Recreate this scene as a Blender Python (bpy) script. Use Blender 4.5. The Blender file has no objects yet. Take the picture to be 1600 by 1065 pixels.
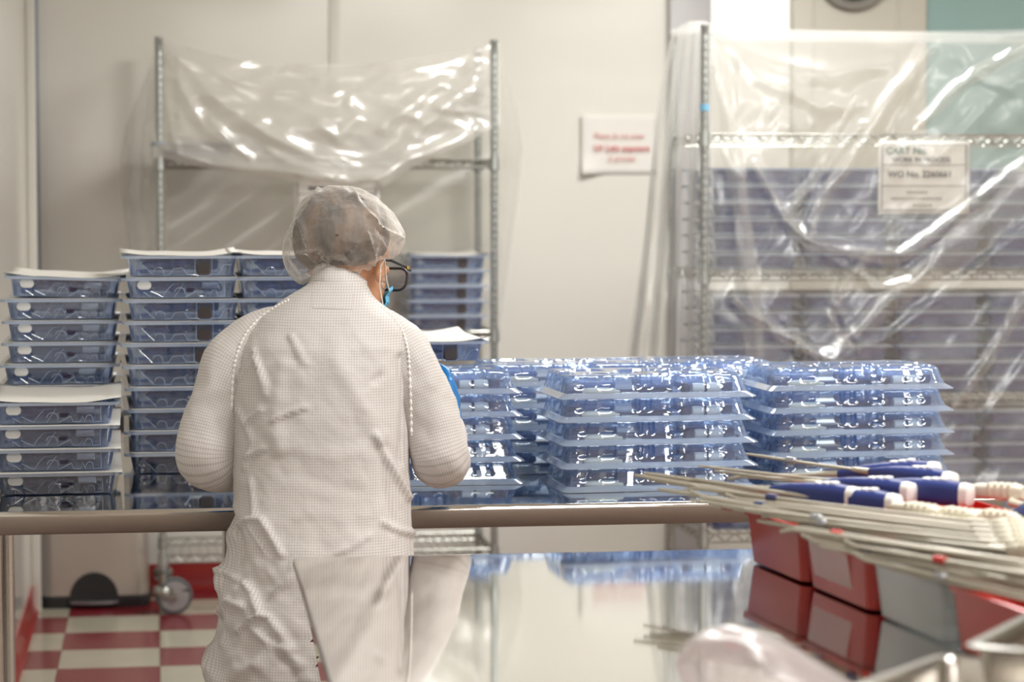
import bpy, math, random
import numpy as np
from mathutils import Vector, Matrix
from mathutils.bvhtree import BVHTree

random.seed(7)
rng = np.random.default_rng(7)
S = bpy.context.scene
COL = S.collection

# ------------------------------------------------------------------ camera
FPX, YH, CAMH = 3800.0, 310.0, 1.41
THETA = math.atan(555 / FPX)                 # the room's depth axis leads to the left of the view axis
PITCH = math.atan((532.5 - YH) / FPX)
cam_d = bpy.data.cameras.new('camera')
cam = bpy.data.objects.new('camera', cam_d); COL.objects.link(cam)
cam.location = (0, 0, CAMH)
cam.rotation_euler = (math.pi / 2 - PITCH, 0, -THETA)
cam_d.sensor_width = 36; cam_d.lens = 36 * FPX / 1600
cam_d.clip_start = 0.05; cam_d.clip_end = 60
cam_d.dof.use_dof = True; cam_d.dof.focus_distance = 5.05; cam_d.dof.aperture_fstop = 3.4
S.camera = cam

# ------------------------------------------------------------------ view + world + lights
S.view_settings.view_transform = 'Standard'
S.view_settings.look = 'None'
S.view_settings.gamma = 1.0
S.view_settings.use_curve_mapping = False
S.view_settings.exposure = 0.02
S.cycles.transparent_max_bounces = 48
S.cycles.max_bounces = 12
S.cycles.diffuse_bounces = 4
S.cycles.glossy_bounces = 5
S.cycles.transmission_bounces = 6
S.cycles.sample_clamp_indirect = 4.0
S.cycles.caustics_reflective = False
S.cycles.caustics_refractive = False
w = bpy.data.worlds.new('world'); S.world = w; w.use_nodes = True
w.node_tree.nodes['Background'].inputs[0].default_value = (1.0, 0.97, 0.90, 1)
w.node_tree.nodes['Background'].inputs[1].default_value = 0.30


def ceiling_lamp(x, y, sx, sy, power, col=(1.0, 0.99, 0.952)):
    l = bpy.data.lights.new('ceiling_panel', 'AREA'); l.shape = 'RECTANGLE'
    l.size = sx; l.size_y = sy; l.energy = power; l.color = col
    o = bpy.data.objects.new('ceiling_panel', l); COL.objects.link(o)
    o.location = (x, y, 2.73)


for (x, y, p) in ((0.75, -2.6, 22), (0.75, -0.7, 28), (1.4, 1.2, 40), (1.45, 3.8, 46), (1.85, 6.9, 74),
                  (3.2, 0.2, 38), (3.2, 2.8, 38), (3.9, 5.0, 16)):
    ceiling_lamp(x, y, 1.1, 0.55, p)

# ------------------------------------------------------------------ pixel -> place
CQ = cam.rotation_euler.to_matrix()
CAMP = Vector((0, 0, CAMH))
RIGHT = Vector((math.cos(THETA), -math.sin(THETA), 0))
FWD = Vector((math.sin(THETA), math.cos(THETA), 0))
UP = Vector((0, 0, 1))


def ray(px, py):
    return CQ @ Vector(((px - 800) / FPX, (532.5 - py) / FPX, -1))


def P(px, py, d): return CAMP + ray(px, py) * d


def PZ(px, py, z):
    r = ray(px, py); return CAMP + r * ((z - CAMH) / r.z)


def PY(px, py, y):
    r = ray(px, py); return CAMP + r * (y / r.y)


def to_px(v):
    q = CQ.transposed() @ (Vector(v) - CAMP)
    return 800 + FPX * q.x / -q.z, 532.5 - FPX * q.y / -q.z


CQn = np.array(CQ)


def to_px_np(v):
    q = (v - np.array([0, 0, CAMH])) @ CQn
    return 800 + FPX * q[:, 0] / -q[:, 2], 532.5 - FPX * q[:, 1] / -q[:, 2]


# ------------------------------------------------------------------ noise
_perm = rng.permutation(512)


def _hash(ix, iy, iz):
    return _perm[(_perm[(_perm[ix & 511] + iy) & 511] + iz) & 511] / 511.0


def vnoise(x, y, z=0.0):
    x = np.asarray(x, float); y = np.asarray(y, float) + 0 * x; z = np.asarray(z, float) + 0 * x
    ix, iy, iz = (np.floor(a).astype(int) for a in (x, y, z))
    fx, fy, fz = x - ix, y - iy, z - iz
    fx, fy, fz = (a * a * (3 - 2 * a) for a in (fx, fy, fz))
    def L(a, b, t): return a + (b - a) * t
    r = L(L(L(_hash(ix, iy, iz), _hash(ix + 1, iy, iz), fx), L(_hash(ix, iy + 1, iz), _hash(ix + 1, iy + 1, iz), fx), fy),
          L(L(_hash(ix, iy, iz + 1), _hash(ix + 1, iy, iz + 1), fx), L(_hash(ix, iy + 1, iz + 1), _hash(ix + 1, iy + 1, iz + 1), fx), fy), fz)
    return r * 2 - 1


def fbm(x, y, z=0.0, o=3):
    s, a = 0, 1
    for k in range(o):
        s = s + a * vnoise(x * 2 ** k + 17 * k, y * 2 ** k + 5 * k, z * 2 ** k); a *= 0.5
    return s


def ridged(x, y, z=0.0, o=3):
    s, a = 0, 1
    for k in range(o):
        s = s + a * (1 - 2 * np.abs(vnoise(x * 2 ** k + 31 * k, y * 2 ** k + 7 * k, z * 2 ** k))); a *= 0.5
    return s


def crease(px, py, lines, k=1.0):
    """height of a set of creases; each is (points, width, amplitude)"""
    h = np.zeros_like(px)
    for pts, wd, amp in lines:
        best = np.full_like(px, 1e9)
        for (x0, y0), (x1, y1) in zip(pts[:-1], pts[1:]):
            dx, dy = x1 - x0, y1 - y0
            t = np.clip(((px - x0) * dx + (py - y0) * dy) / (dx * dx + dy * dy), 0, 1)
            best = np.minimum(best, np.hypot(px - x0 - t * dx, py - y0 - t * dy))
        n = len(pts)
        f = np.clip(1 - best / (wd * k), 0, 1)
        h += amp * (0.55 * f ** 1.6 + 0.45 * (0.5 - 0.5 * np.cos(np.pi * f)))
    return h


# ------------------------------------------------------------------ materials
def new_mat(name):
    m = bpy.data.materials.new(name); m.use_nodes = True
    nt = m.node_tree; nt.nodes.clear()
    out = nt.nodes.new('ShaderNodeOutputMaterial')
    return m, nt, out


def srgb(r, g, b):
    f = lambda c: (c / 255 / 12.92) if c / 255 <= 0.04045 else ((c / 255 + 0.055) / 1.055) ** 2.4
    return (f(r), f(g), f(b), 1)


def pm(name, color, rough=0.5, metal=0.0, noise=0.0, nscale=30, bump=0.0, bscale=200, coat=0.0, trans=0.0, spec=0.5, stretch=None):
    m, nt, out = new_mat(name)
    b = nt.nodes.new('ShaderNodeBsdfPrincipled'); nt.links.new(b.outputs[0], out.inputs[0])
    b.inputs['Base Color'].default_value = color
    b.inputs['Roughness'].default_value = rough
    b.inputs['Metallic'].default_value = metal
    b.inputs['Coat Weight'].default_value = coat
    b.inputs['Transmission Weight'].default_value = trans
    b.inputs['Specular IOR Level'].default_value = spec
    tc = nt.nodes.new('ShaderNodeTexCoord')
    src = tc.outputs['Object']
    if stretch:
        mp = nt.nodes.new('ShaderNodeMapping'); mp.inputs['Scale'].default_value = stretch
        nt.links.new(src, mp.inputs[0]); src = mp.outputs[0]
    if noise:
        n = nt.nodes.new('ShaderNodeTexNoise'); n.inputs['Scale'].default_value = nscale; n.inputs['Detail'].default_value = 4
        nt.links.new(src, n.inputs[0])
        mx = nt.nodes.new('ShaderNodeMix'); mx.data_type = 'RGBA'
        mx.inputs[6].default_value = tuple(c * (1 - noise) for c in color[:3]) + (1,)
        mx.inputs[7].default_value = tuple(min(1, c * (1 + noise)) for c in color[:3]) + (1,)
        nt.links.new(n.outputs[0], mx.inputs[0]); nt.links.new(mx.outputs[2], b.inputs['Base Color'])
    if bump:
        n = nt.nodes.new('ShaderNodeTexNoise'); n.inputs['Scale'].default_value = bscale; n.inputs['Detail'].default_value = 3
        nt.links.new(src, n.inputs[0])
        bp = nt.nodes.new('ShaderNodeBump'); bp.inputs['Strength'].default_value = bump; bp.inputs['Distance'].default_value = 0.002
        nt.links.new(n.outputs[0], bp.inputs['Height']); nt.links.new(bp.outputs[0], b.inputs['Normal'])
    return m


def sheet_mat(name, tint, haze_col, haze, gloss_rough, edge, gloss=1.0, translucent=0.5, bump=0.0, bscale=60):
    """thin clear plastic film: see-through, glossy, milky where seen edge-on"""
    m, nt, out = new_mat(name)
    N, Lk = nt.nodes.new, nt.links.new
    tr = N('ShaderNodeBsdfTransparent'); tr.inputs[0].default_value = tint
    df = N('ShaderNodeBsdfDiffuse'); df.inputs[0].default_value = haze_col
    tl = N('ShaderNodeBsdfTranslucent'); tl.inputs[0].default_value = haze_col
    mxh = N('ShaderNodeMixShader'); mxh.inputs[0].default_value = translucent
    Lk(df.outputs[0], mxh.inputs[1]); Lk(tl.outputs[0], mxh.inputs[2])
    lw = N('ShaderNodeLayerWeight'); lw.inputs[0].default_value = 0.5
    pw = N('ShaderNodeMath'); pw.operation = 'POWER'; pw.inputs[1].default_value = 2.0; Lk(lw.outputs['Facing'], pw.inputs[0])
    ml = N('ShaderNodeMath'); ml.operation = 'MULTIPLY_ADD'; ml.inputs[1].default_value = edge; ml.inputs[2].default_value = haze
    ml.use_clamp = True
    Lk(pw.outputs[0], ml.inputs[0])
    mx1 = N('ShaderNodeMixShader'); Lk(ml.outputs[0], mx1.inputs[0]); Lk(tr.outputs[0], mx1.inputs[1]); Lk(mxh.outputs[0], mx1.inputs[2])
    gl = N('ShaderNodeBsdfGlossy'); gl.inputs['Roughness'].default_value = gloss_rough; gl.inputs[0].default_value = (1, 1, 1, 1)
    p4 = N('ShaderNodeMath'); p4.operation = 'POWER'; p4.inputs[1].default_value = 4.0; Lk(lw.outputs['Facing'], p4.inputs[0])
    fm = N('ShaderNodeMath'); fm.operation = 'MULTIPLY_ADD'; fm.inputs[1].default_value = 0.85 * min(1, gloss); fm.inputs[2].default_value = 0.06 * gloss; fm.use_clamp = True
    Lk(p4.outputs[0], fm.inputs[0])
    mx2 = N('ShaderNodeMixShader'); Lk(fm.outputs[0], mx2.inputs[0]); Lk(mx1.outputs[0], mx2.inputs[1]); Lk(gl.outputs[0], mx2.inputs[2])
    Lk(mx2.outputs[0], out.inputs[0])
    if bump:
        tc = N('ShaderNodeTexCoord'); n = N('ShaderNodeTexNoise'); n.inputs['Scale'].default_value = bscale; n.inputs['Detail'].default_value = 3
        Lk(tc.outputs['Object'], n.inputs[0])
        bp = N('ShaderNodeBump'); bp.inputs['Strength'].default_value = bump; bp.inputs['Distance'].default_value = 0.004
        Lk(n.outputs[0], bp.inputs['Height'])
        for s in (df, gl, lw): Lk(bp.outputs[0], s.inputs['Normal'])
    return m


M = {}
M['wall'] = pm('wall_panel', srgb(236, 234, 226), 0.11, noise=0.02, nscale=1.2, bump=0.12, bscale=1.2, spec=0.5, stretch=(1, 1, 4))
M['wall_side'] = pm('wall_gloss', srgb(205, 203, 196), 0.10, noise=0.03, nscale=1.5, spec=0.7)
M['pilaster'] = pm('pilaster_paint', srgb(190, 188, 190), 0.4, noise=0.03)
M['trim'] = pm('trim_white', srgb(224, 222, 214), 0.35, noise=0.02)
M['seam'] = pm('corner_strip', srgb(150, 156, 170), 0.4, noise=0.04)
M['base_red'] = pm('red_cove_base', srgb(150, 38, 36), 0.30, noise=0.12, nscale=6)
M['ceiling'] = pm('ceiling_tile', srgb(226, 222, 212), 0.8, noise=0.03)
M['cream_panel'] = pm('cream_panel', srgb(204, 200, 188), 0.4, noise=0.02)
M['teal_glass'] = pm('teal_glass', srgb(150, 182, 180), 0.12, noise=0.05, nscale=3)
M['dark_glass'] = pm('dark_glass', srgb(38, 46, 44), 0.1, noise=0.1)
M['grey_rim'] = pm('grey_rim', srgb(150, 146, 140), 0.4, noise=0.05)
M['steel'] = pm('brushed_steel', srgb(196, 192, 186), 0.20, 1.0, noise=0.05, nscale=12, stretch=(1, 30, 30), bump=0.04, bscale=60)
M['steel_top'] = pm('polished_steel', srgb(242, 241, 237), 0.05, 1.0, noise=0.015, nscale=3, bump=0.004, bscale=3)
M['steel_edge_shaded'] = pm('steel_edge_shaded', srgb(150, 140, 132), 0.38, 1.0, noise=0.06, nscale=10, stretch=(1, 20, 20))
M['chrome'] = pm('chrome_wire', srgb(168, 168, 162), 0.3, 1.0, noise=0.05)
M['post'] = pm('zinc_post', srgb(176, 180, 178), 0.38, 0.85, noise=0.10, nscale=25)
M['black'] = pm('black_plastic', srgb(40, 40, 42), 0.45, noise=0.1)
M['rubber'] = pm('grey_rubber', srgb(92, 98, 100), 0.6, noise=0.08)
M['wheel'] = pm('grey_wheel', srgb(150, 146, 146), 0.5, noise=0.05)
M['bin_steel'] = pm('bin_steel', srgb(196, 188, 180), 0.42, 0.7, noise=0.05, nscale=5)
M['paper'] = pm('paper', srgb(240, 238, 232), 0.75, noise=0.02, nscale=8)
M['ink_red'] = pm('ink_red', srgb(204, 92, 94), 0.6, noise=0.05)
M['ink_black'] = pm('ink_black', srgb(48, 50, 54), 0.6, noise=0.05)
M['ink_green'] = pm('ink_green', srgb(70, 112, 96), 0.6, noise=0.05)
M['tyvek'] = pm('white_lid_film', srgb(240, 238, 232), 0.55, noise=0.02, nscale=20, bump=0.08, bscale=40)
M['clear_blue'] = sheet_mat('clear_blue_plastic', (0.80, 0.88, 0.99, 1), (0.42, 0.58, 1.0, 1), 0.25, 0.07, 0.5, gloss=2.0, bump=0.25, bscale=70)
M['clear_dome'] = sheet_mat('clear_dome_plastic', (0.80, 0.89, 0.99, 1), (0.46, 0.64, 1.0, 1), 0.20, 0.06, 0.45, gloss=2.0, bump=0.10, bscale=50)
M['pale_rim'] = sheet_mat('pale_tray_rim', (0.84, 0.91, 0.985, 1), (0.66, 0.79, 1.0, 1), 0.72, 0.08, 0.2, gloss=2.0)  # paler copy of the clear plastic, ceiling reflection put into its haze
M['poly'] = sheet_mat('poly_sheet', (0.95, 0.95, 0.94, 1), (0.84, 0.845, 0.83, 1), 0.19, 0.22, 0.9, gloss=1.3, translucent=0.45, bump=0.10, bscale=14)
M['poly_milky'] = sheet_mat('poly_sheet_milky', (0.95, 0.95, 0.94, 1), (0.96, 0.94, 0.89, 1), 0.58, 0.20, 0.4, gloss=1.6, translucent=0.45, bump=0.12, bscale=14)
M['poly_thin'] = sheet_mat('poly_sheet_flap', (0.96, 0.96, 0.95, 1), (0.86, 0.84, 0.79, 1), 0.10, 0.2, 0.5, gloss=1.2, translucent=0.5, bump=0.25, bscale=15)
M['bag'] = sheet_mat('clear_bag', (0.97, 0.95, 0.95, 1), (0.86, 0.76, 0.77, 1), 0.32, 0.25, 0.4, gloss=0.9, bump=0.2, bscale=14)
M['clear_bin'] = sheet_mat('clear_bin', (0.80, 0.82, 0.82, 1), (0.44, 0.46, 0.46, 1), 0.42, 0.2, 0.3, gloss=1.2)
M['cap'] = sheet_mat('bouffant_fabric', (0.97, 0.96, 0.94, 1), (0.93, 0.91, 0.87, 1), 0.20, 0.6, 0.85, gloss=0.15, translucent=0.35, bump=0.9, bscale=60)
M['lens'] = sheet_mat('lens_glass', (0.95, 0.96, 0.97, 1), (0.9, 0.9, 0.9, 1), 0.02, 0.03, 0.2)
M['navy'] = pm('navy_device', srgb(54, 62, 104), 0.35, noise=0.12, nscale=30)
M['purple'] = pm('dark_purple_device', srgb(58, 48, 72), 0.4, noise=0.12, nscale=30)
M['slate'] = pm('slate_blue_insert', srgb(110, 134, 190), 0.5, noise=0.1, nscale=20)
M['bulk'] = pm('shaded_blue_pack', srgb(44, 60, 128), 0.5, noise=0.25, nscale=14)
M['blue_pad'] = pm('blue_pad', srgb(46, 92, 160), 0.5, noise=0.08)
M['ridge_grey'] = pm('ridged_dark_grey', srgb(78, 70, 70), 0.5, noise=0.12, nscale=60)
M['white_plastic'] = pm('white_plastic', srgb(236, 236, 234), 0.35, noise=0.02)
M['cream'] = pm('cream_plastic', srgb(214, 209, 192), 0.38, noise=0.04, nscale=40)
M['silver'] = pm('silver_part', srgb(170, 172, 178), 0.3, 0.8, noise=0.06)
M['shaft'] = pm('instrument_shaft', srgb(182, 176, 162), 0.36, 0.6, noise=0.06)
M['blue_handle'] = pm('blue_handle', srgb(40, 56, 122), 0.45, noise=0.06, nscale=20)
M['red_bin'] = pm('red_bin_plastic', srgb(196, 38, 30), 0.24, noise=0.05, nscale=10)
M['skin'] = pm('skin', srgb(198, 146, 112), 0.5, noise=0.06, nscale=60)
M['hair'] = pm('hair', srgb(78, 56, 42), 0.55, noise=0.75, nscale=9, stretch=(5, 5, 1), bump=0.6, bscale=120)
M['mask_blue'] = pm('mask_blue', srgb(96, 176, 214), 0.7, noise=0.06, bump=0.2, bscale=120)
M['glove'] = pm('blue_nitrile', srgb(22, 116, 186), 0.4, noise=0.06, bump=0.2, bscale=60)
M['trouser'] = pm('navy_trousers', srgb(52, 56, 74), 0.8, noise=0.08)
M['shoe'] = pm('white_shoe', srgb(206, 204, 200), 0.5, noise=0.05)
M['gold'] = pm('gold', srgb(214, 180, 110), 0.25, 1.0, noise=0.05)
M['blue_tag'] = pm('blue_tag', srgb(110, 168, 200), 0.5, noise=0.05)


def hair_material():
    m, nt, out = new_mat('hair')
    N, Lk = nt.nodes.new, nt.links.new
    b = N('ShaderNodeBsdfPrincipled'); Lk(b.outputs[0], out.inputs[0]); b.inputs['Roughness'].default_value = 0.5
    tc = N('ShaderNodeTexCoord'); mp = N('ShaderNodeMapping'); mp.inputs['Scale'].default_value = (34, 34, 9); Lk(tc.outputs['Object'], mp.inputs[0])
    n = N('ShaderNodeTexNoise'); n.inputs['Scale'].default_value = 1.0; n.inputs['Detail'].default_value = 6; n.inputs['Roughness'].default_value = 0.7; Lk(mp.outputs[0], n.inputs[0])
    r = N('ShaderNodeValToRGB'); r.color_ramp.elements[0].position = 0.38; r.color_ramp.elements[0].color = srgb(38, 32, 30)
    r.color_ramp.elements[1].position = 0.64; r.color_ramp.elements[1].color = srgb(124, 98, 78)
    Lk(n.outputs[0], r.inputs[0]); Lk(r.outputs[0], b.inputs['Base Color'])
    return m


def floor_material():
    m, nt, out = new_mat('checker_tile')
    N, Lk = nt.nodes.new, nt.links.new
    b = N('ShaderNodeBsdfPrincipled'); Lk(b.outputs[0], out.inputs[0])
    tc = N('ShaderNodeTexCoord'); mp = N('ShaderNodeMapping'); Lk(tc.outputs['Object'], mp.inputs[0])
    mp.inputs['Location'].default_value = (0, FLOOR_OFF, 0.13)
    ck = N('ShaderNodeTexChecker'); ck.inputs['Scale'].default_value = 1 / TILE; Lk(mp.outputs[0], ck.inputs[0])
    ck.inputs[1].default_value = srgb(192, 187, 168); ck.inputs[2].default_value = srgb(132, 34, 44)
    n = N('ShaderNodeTexNoise'); n.inputs['Scale'].default_value = 9; n.inputs['Detail'].default_value = 5; Lk(tc.outputs['Object'], n.inputs[0])
    mx = N('ShaderNodeMix'); mx.data_type = 'RGBA'; mx.blend_type = 'MULTIPLY'; mx.inputs[0].default_value = 0.18
    Lk(ck.outputs[0], mx.inputs[6]); Lk(n.outputs[0], mx.inputs[7]); Lk(mx.outputs[2], b.inputs['Base Color'])
    # grout lines
    sep = N('ShaderNodeSeparateXYZ'); Lk(mp.outputs[0], sep.inputs[0])
    ds = []
    for k in (0, 1):
        a = N('ShaderNodeMath'); a.operation = 'PINGPONG'; a.inputs[1].default_value = TILE / 2; Lk(sep.outputs[k], a.inputs[0]); ds.append(a)
    mn = N('ShaderNodeMath'); mn.operation = 'MINIMUM'; Lk(ds[0].outputs[0], mn.inputs[0]); Lk(ds[1].outputs[0], mn.inputs[1])
    lt = N('ShaderNodeMath'); lt.operation = 'LESS_THAN'; lt.inputs[1].default_value = 0.0018; Lk(mn.outputs[0], lt.inputs[0])
    m2 = N('ShaderNodeMix'); m2.data_type = 'RGBA'; Lk(lt.outputs[0], m2.inputs[0]); Lk(mx.outputs[2], m2.inputs[6]); m2.inputs[7].default_value = srgb(120, 90, 82)
    Lk(m2.outputs[2], b.inputs['Base Color'])
    b.inputs['Roughness'].default_value = 0.22
    return m


def gown_material():
    m, nt, out = new_mat('gown_fabric')
    N, Lk = nt.nodes.new, nt.links.new
    b = N('ShaderNodeBsdfPrincipled')
    uv = N('ShaderNodeUVMap'); sep = N('ShaderNodeSeparateXYZ'); Lk(uv.outputs[0], sep.inputs[0])
    ls = []
    for k in (0, 1):
        a = N('ShaderNodeMath'); a.operation = 'PINGPONG'; a.inputs[1].default_value = 0.00265; Lk(sep.outputs[k], a.inputs[0])
        c = N('ShaderNodeMath'); c.operation = 'LESS_THAN'; c.inputs[1].default_value = 0.00075; Lk(a.outputs[0], c.inputs[0]); ls.append(c)
    mxx = N('ShaderNodeMath'); mxx.operation = 'ADD'; Lk(ls[0].outputs[0], mxx.inputs[0]); Lk(ls[1].outputs[0], mxx.inputs[1])
    sc = N('ShaderNodeMath'); sc.operation = 'MULTIPLY'; sc.inputs[1].default_value = 0.5; Lk(mxx.outputs[0], sc.inputs[0])
    mx = N('ShaderNodeMix'); mx.data_type = 'RGBA'; Lk(sc.outputs[0], mx.inputs[0])
    mx.inputs[6].default_value = srgb(212, 207, 204); mx.inputs[7].default_value = srgb(170, 164, 162)
    Lk(mx.outputs[2], b.inputs['Base Color'])
    b.inputs['Roughness'].default_value = 0.62
    b.inputs['Sheen Weight'].default_value = 0.15
    tc = N('ShaderNodeTexCoord'); n = N('ShaderNodeTexNoise'); n.inputs['Scale'].default_value = 38; n.inputs['Detail'].default_value = 4
    Lk(tc.outputs['Object'], n.inputs[0])
    bp = N('ShaderNodeBump'); bp.inputs['Strength'].default_value = 0.35; bp.inputs['Distance'].default_value = 0.006
    Lk(n.outputs[0], bp.inputs['Height']); Lk(bp.outputs[0], b.inputs['Normal'])
    Lk(b.outputs[0], out.inputs[0])
    return m


# ------------------------------------------------------------------ mesh building
class MB:
    def __init__(s): s.v = []; s.f = []; s.uv = None

    def add(s, verts, faces, mat=None):
        o = len(s.v)
        for v in verts:
            v = Vector(v)
            s.v.append(mat @ v if mat is not None else v)
        s.f += [tuple(i + o for i in f) for f in faces]
        return s

    def loft(s, rings, cap0=True, cap1=True, closed=True, mat=None):
        n = len(rings[0]); verts = [p for r in rings for p in r]; faces = []
        for i in range(len(rings) - 1):
            for j in range(n if closed else n - 1):
                a = i * n + j; b = i * n + (j + 1) % n
                faces.append((a, b, b + n, a + n))
        if cap0: faces.append(tuple(range(n - 1, -1, -1)))
        if cap1: faces.append(tuple((len(rings) - 1) * n + j for j in range(n)))
        return s.add(verts, faces, mat)

    def box(s, x0, x1, y0, y1, z0, z1, mat=None, b=0.0):
        """box with softened vertical and horizontal edges"""
        if b <= 0:
            v = [(x, y, z) for z in (z0, z1) for x, y in ((x0, y0), (x1, y0), (x1, y1), (x0, y1))]
            return s.add(v, [(3, 2, 1, 0), (4, 5, 6, 7), (0, 1, 5, 4), (1, 2, 6, 5), (2, 3, 7, 6), (3, 0, 4, 7)], mat)
        cx, cy, wx, wy = (x0 + x1) / 2, (y0 + y1) / 2, x1 - x0, y1 - y0
        R = lambda i, z: [(cx + p[0], cy + p[1], z) for p in rrect(wx - 2 * i, wy - 2 * i, max(b - i, b * 0.3), 16)]
        return s.loft([R(b, z0), R(b * 0.3, z0 + b * 0.3), R(0, z0 + b), R(0, z1 - b), R(b * 0.3, z1 - b * 0.3), R(b, z1)], mat=mat)

    def tube(s, path, r, n=8, cap=True, mat=None):
        path = [Vector(p) for p in path]
        rs = r if isinstance(r, (list, tuple)) else [r] * len(path)
        t0 = (path[1] - path[0]).normalized()
        ref = Vector((0, 0, 1)) if abs(t0.z) < 0.9 else Vector((1, 0, 0))
        u = t0.cross(ref).normalized(); rings = []
        for i, p in enumerate(path):
            a = path[max(0, i - 1)]; b = path[min(len(path) - 1, i + 1)]
            t = (b - a).normalized()
            u = (u - t * u.dot(t)).normalized(); v = t.cross(u)
            rings.append([p + (u * math.cos(2 * math.pi * k / n) + v * math.sin(2 * math.pi * k / n)) * rs[i] for k in range(n)])
        return s.loft(rings, cap, cap, mat=mat)

    def lathe(s, prof, n=24, mat=None, cap=True):
        rings = [[(r * math.cos(2 * math.pi * k / n), r * math.sin(2 * math.pi * k / n), z) for k in range(n)] for r, z in prof]
        return s.loft(rings, cap, cap, mat=mat)

    def sphere(s, c, r, n=16, m=10, mat=None):
        r = (r, r, r) if not isinstance(r, (tuple, list)) else r
        rings = []
        for i in range(m + 1):
            b = math.pi * (0.02 + 0.96 * i / m)
            rings.append([(c[0] + r[0] * math.sin(b) * math.cos(2 * math.pi * k / n), c[1] + r[1] * math.sin(b) * math.sin(2 * math.pi * k / n),
                           c[2] - r[2] * math.cos(b)) for k in range(n)])
        return s.loft(rings, mat=mat)

    def grid(s, pts, nu, nv):
        o = len(s.v); s.v += [Vector(p) for p in pts]
        s.f += [(o + i * nv + j, o + (i + 1) * nv + j, o + (i + 1) * nv + j + 1, o + i * nv + j + 1) for i in range(nu - 1) for j in range(nv - 1)]
        return s

    def build(s, name, mat, parent=None, smooth=True, solid=0.0, angle=None):
        me = bpy.data.meshes.new(name)
        me.from_pydata([tuple(v) for v in s.v], [], s.f); me.update()
        if mat is not None: me.materials.append(M[mat] if isinstance(mat, str) else mat)
        if smooth:
            me.polygons.foreach_set('use_smooth', [True] * len(me.polygons))
            me.set_sharp_from_angle(angle=math.radians(angle or 40))
        o = bpy.data.objects.new(name, me); COL.objects.link(o)
        if parent is not None: o.parent = parent
        if solid:
            md = o.modifiers.new('thickness', 'SOLIDIFY'); md.thickness = solid; md.offset = 0
        return o


def rrect(w, d, r, n=16):
    """rounded rectangle outline, n points on each corner+side quarter, even number along sides"""
    r = min(r, w / 2 - 1e-5, d / 2 - 1e-5); pts = []
    k = max(2, n // 4)
    for (sx, sy, a0) in ((1, -1, -90), (1, 1, 0), (-1, 1, 90), (-1, -1, 180)):
        for i in range(k + 1):
            a = math.radians(a0 + 90 * i / k)
            pts.append((sx * (w / 2 - r) + r * math.cos(a), sy * (d / 2 - r) + r * math.sin(a)))
    return pts


def rring(w, d, r, n):
    """rounded rectangle resampled to n points evenly by length, starting at the middle of -Y side"""
    base = [(0, -d / 2)] + rrect(w, d, r, 24) + [(0, -d / 2)]
    a = np.array(base); seg = np.hypot(*np.diff(a, axis=0).T); L = np.concatenate([[0], np.cumsum(seg)])
    t = np.linspace(0, L[-1], n, endpoint=False)
    return np.stack([np.interp(t, L, a[:, 0]), np.interp(t, L, a[:, 1])], 1)


def tag(o, label=None, cat=None, group=None, kind=None):
    if label: o['label'] = label
    if cat: o['category'] = cat
    if group: o['group'] = group
    if kind: o['kind'] = kind
    return o


def thing(name, label, cat, loc=(0, 0, 0), rz=0.0, group=None):
    o = bpy.data.objects.new(name, None); COL.objects.link(o)
    o.empty_display_size = 0.05
    o.location = loc; o.rotation_euler = (0, 0, rz)
    return tag(o, label, cat, group)


def copy_tree(o, parent=None):
    c = o.copy(); COL.objects.link(c)
    if parent is not None: c.parent = parent
    for ch in list(o.children): copy_tree(ch, c)
    return c


def struct(name, mb, mat, **k):
    return tag(mb.build(name, mat, **k), kind='structure')


def text_part(name, body, size, mat, parent, loc, bold=False, rot=(math.pi / 2, 0, 0), align='LEFT', ext=0.0002, xs=1.0):
    c = bpy.data.curves.new(name, 'FONT'); c.body = body; c.size = size; c.extrude = ext; c.align_x = align; c.resolution_u = 3
    if bold: c.offset = size * 0.02
    t = bpy.data.objects.new(name + '_src', c); COL.objects.link(t)
    dg = bpy.context.evaluated_depsgraph_get()
    me = bpy.data.meshes.new_from_object(t.evaluated_get(dg)); me.name = name
    bpy.data.objects.remove(t); bpy.data.curves.remove(c)
    me.materials.clear(); me.materials.append(M[mat])
    o = bpy.data.objects.new(name, me); COL.objects.link(o); o.parent = parent
    o.location = loc; o.rotation_euler = rot; o.scale = (xs, 1, 1)
    return o


def spline(pts, n):
    """Catmull-Rom through points (any dimension) -> n samples"""
    p = np.array(pts, float); p = np.vstack([2 * p[0] - p[1], p, 2 * p[-1] - p[-2]])
    t = np.linspace(0, len(pts) - 1 - 1e-6, n); i = t.astype(int); u = (t - i)[:, None]
    a, b, c, d = p[i], p[i + 1], p[i + 2], p[i + 3]
    return 0.5 * (2 * b + (c - a) * u + (2 * a - 5 * b + 4 * c - d) * u ** 2 + (3 * b - a - 3 * c + d) * u ** 3)


# ================================================================== the room
TILE = 0.305
_row = PZ(241, 1011.8, 0)
FLOOR_OFF = -(_row.y % (2 * TILE)) + 3 * TILE
M['floor'] = floor_material()
M['gown'] = gown_material()
M['hair'] = hair_material()
WX0, WX1, WY0 = -0.43, 4.6, -3.2
WY1 = PZ(300, 919, 0).y
CEIL = 2.75
struct('floor', MB().box(WX0 - 0.1, WX1 + 0.1, WY0 - 0.1, WY1 + 0.1, -0.05, 0), 'floor', smooth=False)
struct('ceiling', MB().box(WX0 - 0.1, WX1 + 0.1, WY0 - 0.1, WY1 + 0.1, CEIL, CEIL + 0.05), 'ceiling', smooth=False)
struct('wall_back', MB().box(WX0 - 0.1, WX1 + 0.1, WY1, WY1 + 0.08, 0, CEIL), 'wall', smooth=False)
struct('wall_left', MB().box(WX0 - 0.08, WX0, WY0, WY1, 0, CEIL), 'wall_side', smooth=False)
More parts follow.
